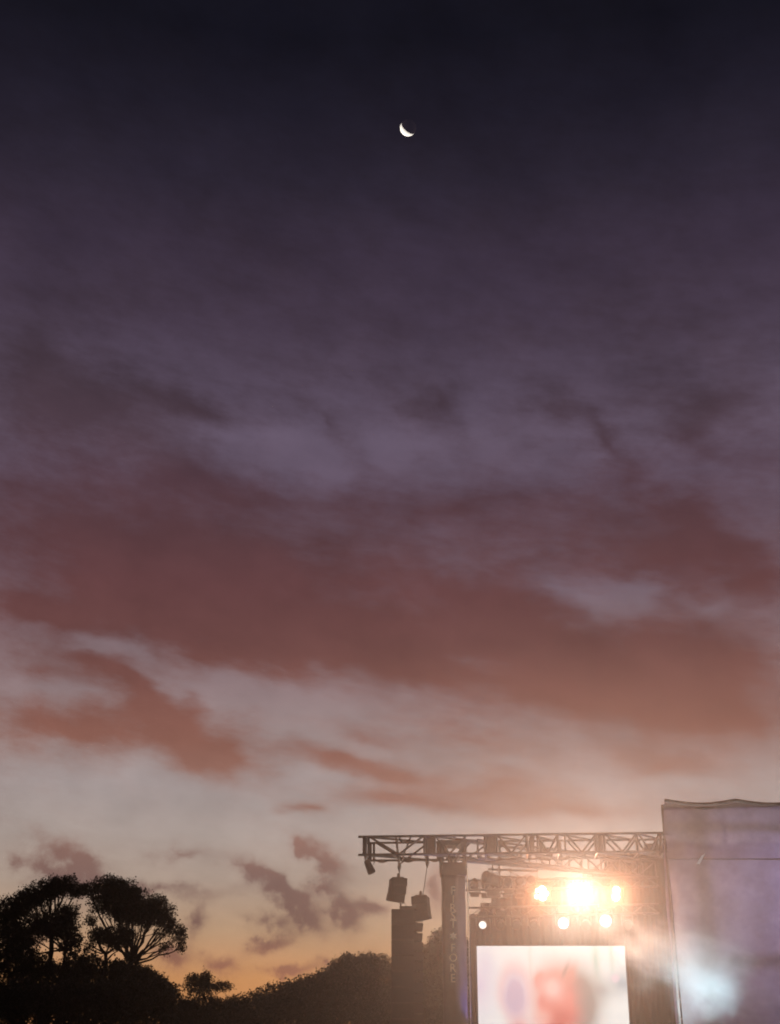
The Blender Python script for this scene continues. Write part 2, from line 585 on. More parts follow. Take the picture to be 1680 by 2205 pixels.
def tree(name, label, cat, Y, clumps, base_px, fork_px, trunk_r, group=None, dens=800, size=0.135, mat='leaf', bare=(), twigs=5):
    """clumps as sight line x, y, half width, half height, fill; base and fork of the trunk as sight lines"""
    k = mpp(Y)
    cl = []
    for i, (px, py, rx, ry, fill) in enumerate(clumps):
        off = random.uniform(-1, 1) * 1.3
        c = at(px, py, Y + off)
        cl.append((c, (rx * k, max(rx, ry) * k * random.uniform(0.75, 1.05), ry * k), fill))
    foot = at(base_px, 2100, Y)
    foot.z = -0.15
    root = thing(name, (foot.x, foot.y, 0), label, cat, group)
    bm = bmesh.new()
    fork = at(fork_px[0], fork_px[1], Y)
    tube_path(bm, limb(foot, fork, 0.02, 8, 0.02), trunk_r, trunk_r * 0.62, 9)
    for (c, rad, fill) in cl:
        lim = limb(fork, c - Vector((0, 0, rad[2] * 0.3)), 0.10, 8, 0.05)
        r0 = trunk_r * random.uniform(0.3, 0.5)
        tube_path(bm, lim, r0, r0 * 0.35, 6)
        for q in range(twigs):
            s = lim[random.choice((4, 5, 6, 7))]
            d = Vector(np.array(RNG.normal(size=3)) * [1, 1, 0.8])
            d.z = abs(d.z) * 0.8
            e = c + Vector((d.x * rad[0] * 0.55, d.y * rad[1] * 0.55, d.z * rad[2] * 0.6))
            tube_path(bm, limb(s, e, 0.06, 5, 0.06), r0 * 0.35, 0.012, 4)
    for pts, r0, r1 in bare:
        P = [at(x, y, Y + random.uniform(-0.3, 0.3)) for x, y in pts]
        fine = []
        for a, b in zip(P, P[1:]):
            seg = limb(a, b, 0.0, 4, 0.04)
            fine += seg if not fine else seg[1:]
        tube_path(bm, fine, r0, r1, 6)
    tr = link("trunk", mesh_of("trunk", bm, M['bark'], True), root, (0, 0, 0))
    cr = link("crown", leaves(cl, dens, size, "crown", M[mat], 0.25), root, (0, 0, 0))
    return root


def z3(X, Y): return ((140 + X / 3) * 0.6914, (2600 + Y / 3) * 0.6914)
def cl3(X, Y, rx, ry, fill=1.0):
    a, b = z3(X, Y)
    return (a, b, rx / 3 * 0.6914, ry / 3 * 0.6914, fill)
def z2(X, Y): return ((700 + X / 2.8) * 0.6914, (2700 + Y / 2.8) * 0.6914)
def cl2(X, Y, rx, ry, fill=1.0):
    a, b = z2(X, Y)
    return (a, b, rx / 2.8 * 0.6914, ry / 2.8 * 0.6914, fill)


def build_trees():
    g = "gum trees beyond the left of the field"
    # broad umbrella crown
    tree("gum_tree", "broad umbrella-crowned gum tree with bare forking limbs at its right", "tree", 104, [
        cl3(600, 470, 165, 85), cl3(730, 520, 150, 105), cl3(560, 590, 160, 85), cl3(850, 590, 110, 95, .9), cl3(820, 690, 200, 100), cl3(700, 620, 170, 90), cl3(900, 740, 190, 80), cl3(780, 780, 160, 60),
        cl3(1040, 660, 115, 105), cl3(1120, 760, 105, 100), cl3(960, 790, 160, 75, .6), cl3(650, 700, 140, 70), cl3(1160, 870, 70, 75),
        cl3(1262, 930, 62, 80), cl3(1268, 1040, 42, 58, .7), cl3(1130, 1050, 75, 55, .35), cl3(1060, 910, 90, 50, .2), cl3(480, 690, 80, 45, .5),
        cl3(400, 510, 110, 60)],
        z3(815, 1300)[0], z3(812, 1190), 0.26, g, bare=(
            ([z3(812, 1185), z3(850, 1060), z3(890, 960), z3(900, 880), z3(930, 800)], 0.13, 0.03),
            ([z3(812, 1185), z3(880, 1130), z3(960, 1080), z3(1060, 1025), z3(1150, 1000)], 0.11, 0.03),
            ([z3(850, 1150), z3(950, 1110), z3(1060, 1090), z3(1110, 1130)], 0.05, 0.015),
            ([z3(780, 1165), z3(830, 1080), z3(850, 960), z3(840, 860)], 0.10, 0.03),
            ([z3(890, 960), z3(960, 900), z3(1000, 840)], 0.05, 0.02),
            ([z3(885, 980), z3(930, 950), z3(1010, 930), z3(1040, 880)], 0.04, 0.015),
            ([z3(960, 1080), z3(1010, 1010), z3(1030, 960)], 0.04, 0.015)))
    tree("gum_tree", "small dense gum tree with thick dark trunk under the umbrella crown", "tree", 98, [
        cl3(620, 950, 175, 85), cl3(500, 940, 95, 75, .9), cl3(760, 940, 85, 80, .8), cl3(690, 1010, 130, 60, .8), cl3(430, 800, 75, 60, .5), cl3(420, 1040, 60, 70, .35)],
        z3(570, 1300)[0], z3(568, 1110), 0.24, g, bare=(
            ([z3(575, 1180), z3(640, 1110), z3(700, 1070)], 0.08, 0.02), ([z3(568, 1110), z3(470, 1060), z3(400, 960)], 0.08, 0.02)))
    tree("gum_tree", "tall gum tree at the left edge with a flat-topped crown", "tree", 101, [
        cl3(190, 460, 120, 75), cl3(110, 500, 90, 70), cl3(280, 530, 110, 65), cl3(60, 480, 120, 90), cl3(-60, 560, 150, 110), cl3(-160, 640, 130, 120), cl3(20, 560, 110, 45), cl3(-280, 700, 150, 140), cl3(-400, 800, 160, 170)],
        z3(30, 1300)[0], z3(60, 900), 0.28, g)
    tree("gum_tree", "dark rounded gum tree standing in front of the flat-topped one", "tree", 95, [
        cl3(220, 730, 110, 85), cl3(150, 800, 120, 110), cl3(210, 900, 110, 100), cl3(80, 880, 110, 100), cl3(270, 980, 90, 70, .8), cl3(-20, 820, 120, 110), cl3(-140, 920, 140, 130), cl3(-300, 1000, 160, 150), cl3(230, 1060, 100, 60, .7)],
        z3(170, 1300)[0], z3(190, 1080), 0.22, g)
    b = "dark scrub along the foot of the gum trees"
    s = dict(dens=760, size=0.14, mat='leaf_dark', twigs=2)
    tree("scrub_bush", "dark leafy scrub below the rounded gum tree at left edge", "bush", 90, [
        cl3(300, 1200, 160, 110), cl3(420, 1230, 140, 110), cl3(220, 1300, 150, 80), cl3(330, 1420, 260, 160)], z3(320, 1400)[0], z3(320, 1350), 0.1, b, **s)
    tree("scrub_bush", "domed dark scrub right below the bare forking limbs", "bush", 91, [
        cl3(640, 1270, 140, 90), cl3(740, 1240, 120, 85), cl3(850, 1280, 110, 80), cl3(720, 1430, 260, 170)], z3(720, 1400)[0], z3(720, 1350), 0.1, b, **s)
    tree("scrub_bush", "low dark scrub tapering down at the right of the gum trees", "bush", 92, [
        cl3(930, 1300, 95, 75), cl3(1020, 1350, 90, 65), cl3(1090, 1400, 80, 60), cl3(980, 1460, 180, 120), cl3(1180, 1470, 90, 50)], z3(980, 1450)[0], z3(980, 1420), 0.08, b, **s)
    tree("scrub_bush", "dark scrub in the lower left corner under the tall gum", "bush", 93, [
        cl3(60, 1260, 90, 70), cl3(-60, 1240, 150, 130), cl3(-180, 1150, 120, 150), cl3(60, 1420, 250, 150), cl3(-200, 1380, 160, 150), cl3(-360, 1180, 160, 180)], z3(-20, 1450)[0], z3(-20, 1380), 0.1, b, **s)
    tree("scrub_bush", "small two-humped bush alone on the orange skyline", "bush", 118, [
        cl3(1390, 1350, 62, 52), cl3(1510, 1345, 62, 58), cl3(1450, 1420, 150, 70), cl3(1640, 1420, 110, 40)], z3(1450, 1450)[0], z3(1450, 1420), 0.08, None, **s)
    low = "low scrub along the foot of the skyline"
    for i, (x, w, Y, lab) in enumerate(((30, 90, 84, "low scrub at the foot of the frame, leftmost of the row"), (170, 100, 82, "low scrub below the dark rounded gum tree"),
            (300, 95, 83, "low scrub below the broad umbrella crown"), (420, 80, 112, "low scrub below the two-humped bush"), (530, 85, 114, "low scrub on the open skyline left of the sloping tree"),
            (640, 90, 88, "low scrub below the tail of the sloping tree"), (760, 95, 86, "low scrub left of the foot of the loudspeaker tower"),
            (870, 95, 85, "low scrub behind the foot of the loudspeaker tower"), (975, 90, 87, "low scrub behind the foot of the lettered mast"))):
        hi = 2150 if 350 < x < 600 else 2120
        tree("low_scrub", lab, "bush", Y, [(x - w * .5, hi + 40, w * .6, 38, 1), (x + w * .3, hi + 34, w * .6, 40, 1), (x, hi + 75, w * .9, 50, .9), (x - w * .2, hi + 18, w * .35, 22, .9)], x, (x, hi + 60), 0.08, low, **s)
    g2 = "trees on the skyline behind the loudspeakers"
    s = dict(dens=800, size=0.14, mat='leaf', twigs=4)
    tree("skyline_tree", "round-topped tree just left of the loudspeaker tower", "tree", 96, [
        cl2(1100, 830, 80, 65), cl2(1190, 825, 75, 62), cl2(1270, 820, 70, 70), cl2(1330, 850, 60, 75), cl2(1200, 930, 180, 110), cl2(1400, 830, 55, 60, .35), cl2(1420, 900, 70, 60), cl2(1250, 1060, 260, 110)],
        z2(1230, 1100)[0], z2(1230, 960), 0.25, g2, **s)
    tree("skyline_tree", "lower tree with small gaps, sloping down towards the open skyline", "tree", 99, [
        cl2(965, 850, 52, 45), cl2(1030, 845, 50, 55), cl2(930, 925, 75, 45), cl2(1010, 950, 100, 65), cl2(850, 960, 80, 50), cl2(760, 985, 70, 35), cl2(680, 1000, 60, 28, .9), cl2(900, 1070, 240, 80), cl2(590, 1050, 90, 40)],
        z2(950, 1100)[0], z2(950, 1000), 0.22, g2, **s)
    tree("skyline_tree", "tree showing between the loudspeaker tower and the lettered mast", "tree", 94, [
        (944, 2022, 14, 14, 1), (958, 2018, 16, 20, 1), (930, 2028, 6, 8, .5), (925, 2046, 16, 14, 1), (905, 2062, 20, 16, 1), (945, 2070, 34, 34, 1), (905, 2100, 40, 30, 1), (980, 2060, 40, 50, 1), (870, 2110, 40, 25, 1), (940, 2150, 80, 50, 1), (1040, 2080, 50, 60, 1)],
        945, (945, 2120), 0.2, g2, **s)


build_trees()


# ------------------------------------------------------------------ stage rig: front truss
A_TOP = at(772, 1802, 55.0)
Z_TOP = A_TOP.z
B_TOP = atz(1436, 1793.5, Z_TOP)
Z_BOT = at(772, 1841, 55.0).z
UDIR = Vector((B_TOP.x - A_TOP.x, B_TOP.y - A_TOP.y, 0))
LEN = UDIR.length
UDIR.normalize()
BACK = Vector((-UDIR.y, UDIR.x, 0)) * 1.9


def tpoint(px, back, top):
    s = (px - 772) / (1436 - 772) * LEN
    p = Vector((A_TOP.x, A_TOP.y, 0)) + UDIR * s + (BACK if back else Vector((0, 0, 0)))
    p.z = Z_TOP if top else Z_BOT
    return p


def build_front_truss():
    c = tpoint(1100, False, False)
    root = thing("roof_truss", (c.x, c.y, c.z), "long double lattice truss with open diagonals across the stage front", "truss")
    mt = M['truss']
    for back in (0, 1):
        s0 = 772 if not back else 778
        for top in (0, 1):
            bar("chord", tpoint(s0, back, top), tpoint(1440, back, top), 0.05 if not back else 0.045, mt, root)
    posts = [(786, .09), (794.5, .05), (916, .05), (938, .06), (1047, .05), (1072, .05), (1137, .06), (1160, .04), (1204, .05), (1219, .04), (1286, .06), (1303, .05), (1372, .05), (1422, .06)]
    for px, r in posts:
        bar("post", tpoint(px, 0, 0), tpoint(px, 0, 1), r, mt, root)
    for px, r in [(787, .08), (796, .05), (915, .05), (940, .06), (1055, .05), (1078, .05), (1140, .05), (1168, .05), (1212, .05), (1290, .05), (1310, .05), (1380, .05), (1425, .05)]:
        bar("post", tpoint(px, 1, 0), tpoint(px, 1, 1), r, mt, root)
    vees = [(796, 860, 914), (1074, 1104, 1136), (1160, 1182, 1204), (1222, 1254, 1286), (1305, 1340, 1372), (1376, 1398, 1420), (940, 970, 1008)]
    for a, m, b in vees:
        for back in (0, 1):
            sh = 0 if not back else 6
            bar("diagonal", tpoint(a + sh, back, 1), tpoint(m + sh, back, 0), 0.042, mt, root)
            bar("diagonal", tpoint(m + sh, back, 0), tpoint(b + sh, back, 1), 0.042, mt, root)
    nodes = [786, 916, 1047, 1137, 1204, 1286, 1372, 1430]
    for a, b in zip(nodes, nodes[1:]):
        bar("plan_brace", tpoint(a, 0, 1), tpoint(b, 1, 1), 0.045, mt, root)
        bar("plan_brace", tpoint(a, 0, 0), tpoint(b, 1, 0), 0.05, mt, root)
    for a in nodes + [860, 980]:
        for top in (0, 1):
            bar("cross_bar", tpoint(a, 0, top), tpoint(a, 1, top), 0.04, mt, root)
    # plated joints and motor boxes beside the mast
    for px, w in ((929, 17), (1059, 17), (1148, 8), (1295, 8)):
        p = (tpoint(px, 0, 0) + tpoint(px, 0, 1)) / 2 + BACK * 0.25
        box("joint_plate", p, (w * 0.0197, 0.5, Z_TOP - Z_BOT - 0.02), M['truss'], root, bevel=0.015)


build_front_truss()


def build_looms():
    for lab, a, b, lift, n in (("black cable loom slung along the lower chord left of the mast", 800, 950, 0.02, 5), ("black cable loom slung along the lower chord right of the mast", 1012, 1420, 0.03, 11)):
        pts = []
        for i in range(n * 6 + 1):
            t = i / (n * 6)
            p = tpoint(a + (b - a) * t, 1, 0) + Vector((0, -0.07, lift - 0.02 - 0.09 * abs(math.sin(t * n * math.pi)) * (0.6 + 0.4 * math.sin(t * 17))))
            pts.append(p)
        bm = bmesh.new()
        tube_path(bm, pts, 0.03, 0.03, 6)
        tag(link("cable_loom", mesh_of("cable_loom", bm, M['rope'], True)), lab, "cable", "cable looms on the truss")


build_looms()


# ------------------------------------------------------------------ side truss running back into the stage
def build_side_truss():
    a = tpoint(1030, 0, 1) + BACK * 0.6
    b = atz(1213, 1830, Z_TOP)
    d = Vector((b.x - a.x, b.y - a.y, 0)).normalized()
    b = a + d * 11.5
    w = Vector((-d.y, d.x, 0)) * 0.75
    root = thing("side_truss", (a.x, a.y, Z_BOT), "square lattice truss running back from the mast over the stage", "truss")
    mt = M['truss']
    P = lambda t, s, top: Vector(((a + d * t + w * s).x, (a + d * t + w * s).y, Z_TOP - 0.03 if top else Z_BOT - 0.02))
    for s in (0, 1):
        for top in (0, 1):
            bar("chord", P(0, s, top), P(11.5, s, top), 0.05, mt, root)
    n = 9
    for i in range(n + 1):
        t = 11.5 * i / n
        for s in (0, 1):
            bar("post", P(t, s, 0), P(t, s, 1), 0.04, mt, root)
            if i < n:
                t2 = 11.5 * (i + 1) / n
                bar("diagonal", P(t, s, i % 2), P(t2, s, 1 - i % 2), 0.038, mt, root)
        if i < n:
            bar("plan_brace", P(t, i % 2, 0), P(11.5 * (i + 1) / n, 1 - i % 2, 0), 0.035, mt, root)
    # a lower purlin below, seen sloping under the truss
    c = at(1004, 1853, 55.8)
    e = at(1330, 1884, 63.0)
    pur = thing("roof_purlin", (c.x, c.y, c.z), "single thick beam sloping under the side truss right of the mast", "beam")
    bar("beam", c, e, 0.085, mt, pur)


build_side_truss()


# ------------------------------------------------------------------ mast with lettered cover
def build_mast():
    Y0 = 55.35
    l, r = at(954, 1990, Y0).x, at(1005, 1990, Y0).x
    w = r - l
    cx = (l + r) / 2
    dep = 1.05
    zt = at(980, 1808, Y0).z
    zsleeve = at(980, 1857, Y0).z
    zs2 = at(980, 1884, Y0).z
    root = thing("stage_mast", (cx, Y0 + dep / 2, 0), "cloth-covered stage mast with white lettering FIRST FORE running down it", "mast")
    mt = M['truss']
    yc = Y0 + dep / 2
    # head: four corner posts, top block and vee bracing with open triangles
    for sx in (-1, 1):
        for sy in (-1, 1):
            bar("corner_post", (cx + sx * (w / 2 + 0.0), yc + sy * dep / 2, zsleeve - 0.3), (cx + sx * (w / 2 + 0.0), yc + sy * dep / 2, zt), 0.075, mt, root)
    box("head_block", (cx, yc, zt - 0.12), (w + 0.15, dep + 0.15, 0.2), mt, root, bevel=0.02)
    for sy in (-1, 1):
        for sx in (-1, 1):
            bar("head_brace", (cx + sx * w * 0.45, yc + sy * dep / 2, zt - 0.15), (cx + sx * 0.05, yc + sy * dep / 2, zsleeve), 0.06, mt, root)
    for sx in (-1, 1):
        bar("head_brace", (cx + sx * w / 2, yc - dep / 2, zt - 0.15), (cx + sx * w / 2, yc + dep / 2, zsleeve), 0.05, mt, root)
    bm = bmesh.new()
    box_bm(bm, (0, 0, 0), (w + 0.13, dep + 0.13, zsleeve - zs2), bevel=0.03)
    link("sleeve", mesh_of("sleeve", bm, M['banner']), root, (cx, yc, (zsleeve + zs2) / 2))
    # cover: front face, a corner facet turned to the stage, slightly slack cloth
    bm = bmesh.new()
    prof = [(-w / 2, dep), (-w / 2, 0.0), (0.10 * w, 0.0), (0.46 * w, 0.42), (w / 2, 0.5), (w / 2, dep)]
    pts = []
    for (x0, y0), (x1, y1) in zip(prof, prof[1:] + prof[:1]):
        for i in range(4):
            t = i / 4
            pts.append((x0 + (x1 - x0) * t, y0 + (y1 - y0) * t))
    rows = []
    nz = 40
    for j in range(nz + 1):
        z = zs2 * j / nz
        rows.append([bm.verts.new((x + 0.012 * math.sin(j * 0.9 + i), Y0 - yc + y + 0.012 * math.sin(j * 0.7 + i * 1.7), z)) for i, (x, y) in enumerate(pts)])
    for a, b in zip(rows, rows[1:]):
        for i in range(len(pts)):
            bm.faces.new((a[i], a[(i + 1) % len(pts)], b[(i + 1) % len(pts)], b[i]))
    bm.faces.new(rows[-1])
    cover = link("cover", mesh_of("cover", bm, M['banner'], True), root, (cx, yc, 0))
    bar("cable", (cx + w / 2 + 0.10, Y0 + 0.2, 0), (cx + w / 2 + 0.08, Y0 + 0.2, zs2 + 0.3), 0.018, M['letter'], root)
    # lettering
    deps = None
    for ch, py in (("F", 1917.4), ("I", 1936.0), ("R", 1954.5), ("S", 1971.7), ("T", 1989.0), ("*", 2015.5), ("F", 2041), ("O", 2062), ("R", 2084), ("E", 2106)):
        p = at(976.2, py, Y0 - 0.03)
        if ch == "*":
            bm = bmesh.new()
            c = bm.verts.new((0, 0, 0))
            ring = []
            for i in range(12):
                q = 0.17 if i % 2 == 0 else 0.09
                ring.append(bm.verts.new((q * math.sin(i * math.pi / 6), 0, q * math.cos(i * math.pi / 6))))
            for i in range(12):
                bm.faces.new((c, ring[i], ring[(i + 1) % 12]))
            r_ = bmesh.ops.extrude_face_region(bm, geom=bm.faces[:])
            bmesh.ops.translate(bm, verts=[v for v in r_['geom'] if isinstance(v, bmesh.types.BMVert)], vec=(0, 0.008, 0))
            link("star", mesh_of("star", bm, M['letter']), root, p)
            continue
        cu = bpy.data.curves.new("letter", 'FONT')
        cu.body = ch
        cu.size = 0.46
        cu.align_x = 'CENTER'
        cu.align_y = 'CENTER'
        cu.extrude = 0.004
        cu.resolution_u = 3
        tmp = bpy.data.objects.new("tmp_letter", cu)
        COL.objects.link(tmp)
        deps = bpy.context.evaluated_depsgraph_get()
        me = bpy.data.meshes.new_from_object(tmp.evaluated_get(deps))
        bpy.data.objects.remove(tmp)
        me.materials.clear()
        me.materials.append(M['letter'])
        # stand upright, centred on its place
        co = np.empty(len(me.vertices) * 3)
        me.vertices.foreach_get('co', co)
        co = co.reshape(-1, 3)
        co[:, :2] -= (co[:, :2].max(0) + co[:, :2].min(0)) / 2
        co = np.stack([co[:, 0] * 0.92, -co[:, 2], co[:, 1]], 1)
        me.vertices.foreach_set('co', co.ravel())
        me.update()
        link("letter", me, root, p)


build_mast()


# ------------------------------------------------------------------ flown loudspeakers, hoists, small hanging lamp, loudspeaker tower
def cabinet_mesh(w, d, h, wedge=0.88):
    bm = bmesh.new()
    box_bm(bm, (0, 0, 0), (w, d, h), bevel=0.015)
    for v in bm.verts:
        if v.co.y > 0:
            v.co.z *= wedge
    return mesh_of("cabinet", bm, M['box'])


def build_flown(px_top, py_top, pts, label, yaw, hook_px):
    """pts: sight-line centres of the cabinets, top to bottom, with lean"""
    Y = 55.6
    t = at(px_top, py_top, Y)
    root = thing("flown_loudspeaker", (t.x, t.y, t.z), label, "loudspeaker", "loudspeakers hung from the truss end")
    top = tpoint(hook_px, 0, 0)
    top.y = Y
    bar("bumper", t + Vector((-0.22, 0, 0.03)), t + Vector((0.24, 0.05, 0.05)), 0.05, M['fixture'], root)
    box("hoist", t + Vector((0.02, 0, 0.13)), (0.1, 0.12, 0.2), M['fixture'], root, bevel=0.02)
    me = cabinet_mesh(0.66, 0.5, 0.335)
    gm = bmesh.new()
    box_bm(gm, (0, -0.255, 0), (0.6, 0.012, 0.27))
    gme = mesh_of("grille", gm, M['grille'])
    for (x, y, lean, tilt) in pts:
        c = link("cabinet", me, root, at(x, y, Y))
        c.rotation_euler = (R(tilt), R(lean), R(yaw))
        g = bpy.data.objects.new("grille", gme)
        COL.objects.link(g)
        g.parent = c
    return t


def build_loudspeakers():
    t1 = build_flown(857, 1893, [(857.5, 1901, 2, -4), (855.5, 1917.5, 5, 0), (852, 1934, 8, 6)], "flown loudspeaker column hanging farthest left under the truss end", 14, 858)
    t2 = build_flown(905, 1931, [(905.5, 1940, -3, -4), (907.5, 1957, -6, 0), (910, 1974, -10, 6)], "lower flown loudspeaker column hanging on a long cable beside the mast", -16, 921)
    for nm, pts, lab in (
        ("hoist_chain", [(853, 1801), (857, 1838), (860, 1868), (861, 1892)], "hoist chain and straps holding up the left flown loudspeaker"),
        ("hoist_chain", [(921, 1803), (921, 1852), (918, 1880), (911, 1928)], "long thin hoist chain holding up the lower flown loudspeaker")):
        P = [at(x, y, 55.45) for x, y in pts]
        root = thing(nm, P[1], lab, "chain", "hoist chains under the truss end")
        rs = [0.045, 0.04, 0.018]
        for i, (a, b) in enumerate(zip(P, P[1:])):
            bar("strap" if i < 2 else "chain", a, b, rs[i] if pts[0][0] < 900 else (0.05, 0.016, 0.016)[i], M['rope'], root)
        h = P[2] if pts[0][0] < 900 else P[1].lerp(P[2], 0.25)
        bm = bmesh.new()
        lathe_bm(bm, [(0.02, 0.16), (0.07, 0.10), (0.075, 0), (0.05, -0.08), (0.02, -0.2)], 10)
        link("hook", mesh_of("hook", bm, M['rope'], True), root, h)
        if pts[0][0] < 900:
            bar("strap", at(876, 1850, 55.45), at(859, 1862, 55.45), 0.035, M['rope'], root)
            bar("strap", at(884, 1803, 55.45), at(866, 1850, 55.45), 0.035, M['rope'], root)
    # pull-back line from the first column to the tower top
    a, b = at(864, 1940, 55.5), at(862, 1953, 55.2)
    r = thing("pull_back_line", b, "short tie lines between the left flown loudspeaker and the tower", "cable")
    bar("line", a, b, 0.035, M['rope'], r)
    bar("line", at(868, 1940, 55.5), at(876, 1951, 55.3), 0.012, M['rope'], r)
    # tower of stacked cabinets
    Yt = 54.2
    k = mpp(Yt)
    x0, x1, x2, x3 = (at(p, 2030, Yt).x for p in (842.5, 861, 893, 912))
    ztop = at(850, 1957, Yt).z
    root = thing("loudspeaker_tower", ((x0 + x2) / 2, Yt + 0.5, 0), "tall black tower of stacked loudspeaker cabinets left of the mast", "loudspeaker")
    n = 11
    h = ztop / n
    w = x2 - x0 - 0.02
    me = cabinet_mesh(w, 0.95, h - 0.012, 1.0)
    gb = bmesh.new()
    box_bm(gb, (0, -0.48, 0), (w - 0.1, 0.012, h - 0.1))
    gme = mesh_of("grille", gb, M['grille'])
    for i in range(n):
        c = link("cabinet", me, root, ((x0 + x2) / 2, Yt + 0.5, h * (i + 0.5)))
        g = bpy.data.objects.new("grille", gme)
        COL.objects.link(g)
        g.parent = c
    cap = at(877, 1951, Yt).z
    c1 = box("cabinet", ((x1 + x2) / 2 + 0.04, Yt + 0.5, (ztop + cap) / 2 + 0.01), (x2 - x1 + 0.08, 0.8, cap - ztop), M['box'], root, bevel=0.015)
    # angled side cabinets with gaps, on their own column
    ys = [(1959, 1980.5, 3), (1986, 2003, 0), (2008, 2026, -2), (2028, 2046, 0), (2049, 2068, 2), (2071, 2090, 0), (2093, 2113, 0), (2116, 2136, 0), (2139, 2159, 0), (2162, 2182, 0), (2185, 2206, 0)]
    for i, (ya, yb, dx) in enumerate(ys):
        za, zb = at(900, ya, Yt).z, at(900, yb, Yt).z
        xe = x3 + dx * k * 0.6
        c = box("side_cabinet", ((x2 - 0.05 + xe) / 2, Yt + 0.55, (za + zb) / 2), (xe - x2 + 0.05, 0.7, za - zb), M['box'], root, rot=(0, R(3 - i * 0.4), 0), bevel=0.02, taper=0.9)
    bar("support_post", (x2 + 0.06, Yt + 0.7, 0), (x2 + 0.06, Yt + 0.7, at(900, 1962, Yt).z), 0.06, M['fixture'], root)
    # boot-shaped lamp at the truss end
    a = at(789, 1852, 55.2)
    lamp = thing("hanging_floodlight", a, "small boot-shaped floodlight hanging tilted at the truss tip", "floodlight")
    ax = (at(801, 1873, 55.2) - at(789, 1846, 55.2)).normalized()
    bm = bmesh.new()
    lathe_bm(bm, [(0.05, -0.22), (0.12, -0.20), (0.14, 0.0), (0.155, 0.12), (0.17, 0.30), (0.15, 0.36), (0.08, 0.38)], 16, Matrix.Translation((0.09, 0, -0.2)) @ ax.to_track_quat('Z', 'Y').to_matrix().to_4x4())
    link("housing", mesh_of("housing", bm, M['fixture'], True), lamp, a)
    bar("bracket", at(785, 1841, 55.2), at(787, 1852, 55.2), 0.03, M['fixture'], lamp)
    bar("bracket", at(797, 1842, 55.2), at(793, 1854, 55.2), 0.05, M['fixture'], lamp)
    bar("cable", at(809, 1850, 55.2), at(804, 1862, 55.2), 0.014, M['rope'], lamp)


build_loudspeakers()


# ------------------------------------------------------------------ stage lamps
WARM = (1.0, 0.36, 0.16)
AIM = Vector((0.0, 6.0, 1.5))


def lamp_axis(loc, aim):
    return (Vector(aim) - Vector(loc)).normalized()


def build_blinder(px, py, Y, cells, label, power, mat, color=WARM):
    """cells: offsets in metres and radii of the reflector bowls"""
    c = at(px, py, Y)
    root = thing("blinder_lamp", c, label, "stage lamp", "blinder lamps in a row over the screen")
    xs = [q[0] for q in cells]
    zs = [q[1] for q in cells]
    rm = max(q[2] for q in cells)
    w, h = max(xs) - min(xs) + 2 * rm + 0.06, max(zs) - min(zs) + 2 * rm + 0.06
    mx, mz = (max(xs) + min(xs)) / 2, (max(zs) + min(zs)) / 2
    box("housing", c + Vector((mx, 0.16, mz)), (w, 0.22, h), M['fixture'], root, bevel=0.02)
    for s in (-1, 1):
        bar("yoke", c + Vector((mx + s * (w / 2 + 0.02), 0.15, mz)), c + Vector((mx + s * (w / 2 + 0.02), 0.15, mz + h / 2 + 0.16)), 0.018, M['fixture'], root)
    bar("yoke", c + Vector((mx - w / 2 - 0.02, 0.15, mz + h / 2 + 0.16)), c + Vector((mx + w / 2 + 0.02, 0.15, mz + h / 2 + 0.16)), 0.018, M['fixture'], root)
    for x, z, r in cells:
        bm = bmesh.new()
        lathe_bm(bm, [(r * 0.55, 0.0), (r * 0.9, 0.02), (r, 0.04), (r * 0.8, 0.055), (r * 0.3, 0.07)], 18, Matrix.Rotation(R(90), 4, 'X'))
        link("lens", mesh_of("lens", bm, mat, True), root, c + Vector((x, 0.05, z)))
    spot("blinder_light", c + Vector((mx, -0.2, mz)), AIM, power, color, 48, size=0.22, blend=1.0)
    return root


def head_mesh(r, L):
    bm = bmesh.new()
    lathe_bm(bm, [(r * 0.45, -L * 0.55), (r * 0.8, -L * 0.5), (r * 0.95, -L * 0.2), (r * 0.9, 0.0), (r * 1.02, L * 0.2), (r * 1.05, L * 0.42), (r * 0.98, L * 0.45)], 18)
    return bm


def build_moving_head(px, py, Y, r, label, aim, lens_mat, group, power=0, color=WARM, angle=50, up=True, L=None):
    c = at(px, py, Y)
    root = thing("moving_head_lamp", c, label, "stage lamp", group)
    ax = lamp_axis(c, aim)
    L = L or r * 2.2
    rot = ax.to_track_quat('Z', 'Y').to_matrix().to_4x4()
    bm = head_mesh(r, L)
    bm.transform(rot)
    head = link("head", mesh_of("head", bm, M['fixture'], True), root, c)
    bm = bmesh.new()
    lathe_bm(bm, [(r * 0.88, L * 0.46), (r * 0.8, L * 0.485), (r * 0.4, L * 0.51)], 18, rot)
    lens = link("lens", mesh_of("lens", bm, lens_mat, True), head, c)
    s = 1 if up else -1
    for q in (-1, 1):
        box("yoke_arm", c + Vector((q * r * 1.25, 0.02, s * r * 0.8)), (r * 0.2, r * 0.7, r * 2.2), M['fixture'], root, bevel=0.012)
    box("yoke_base", c + Vector((0, 0.02, s * r * 1.95)), (r * 2.7, r * 1.0, r * 0.3), M['fixture'], root, bevel=0.02)
    box("clamp_base", c + Vector((0, 0.02, s * r * 2.45)), (r * 2.0, r * 1.6, r * 0.7), M['fixture'], root, bevel=0.03)
    if power:
        spot("moving_head_light", c + ax * (L * 0.6), aim, power, color, angle, size=r * 0.8)
    return root


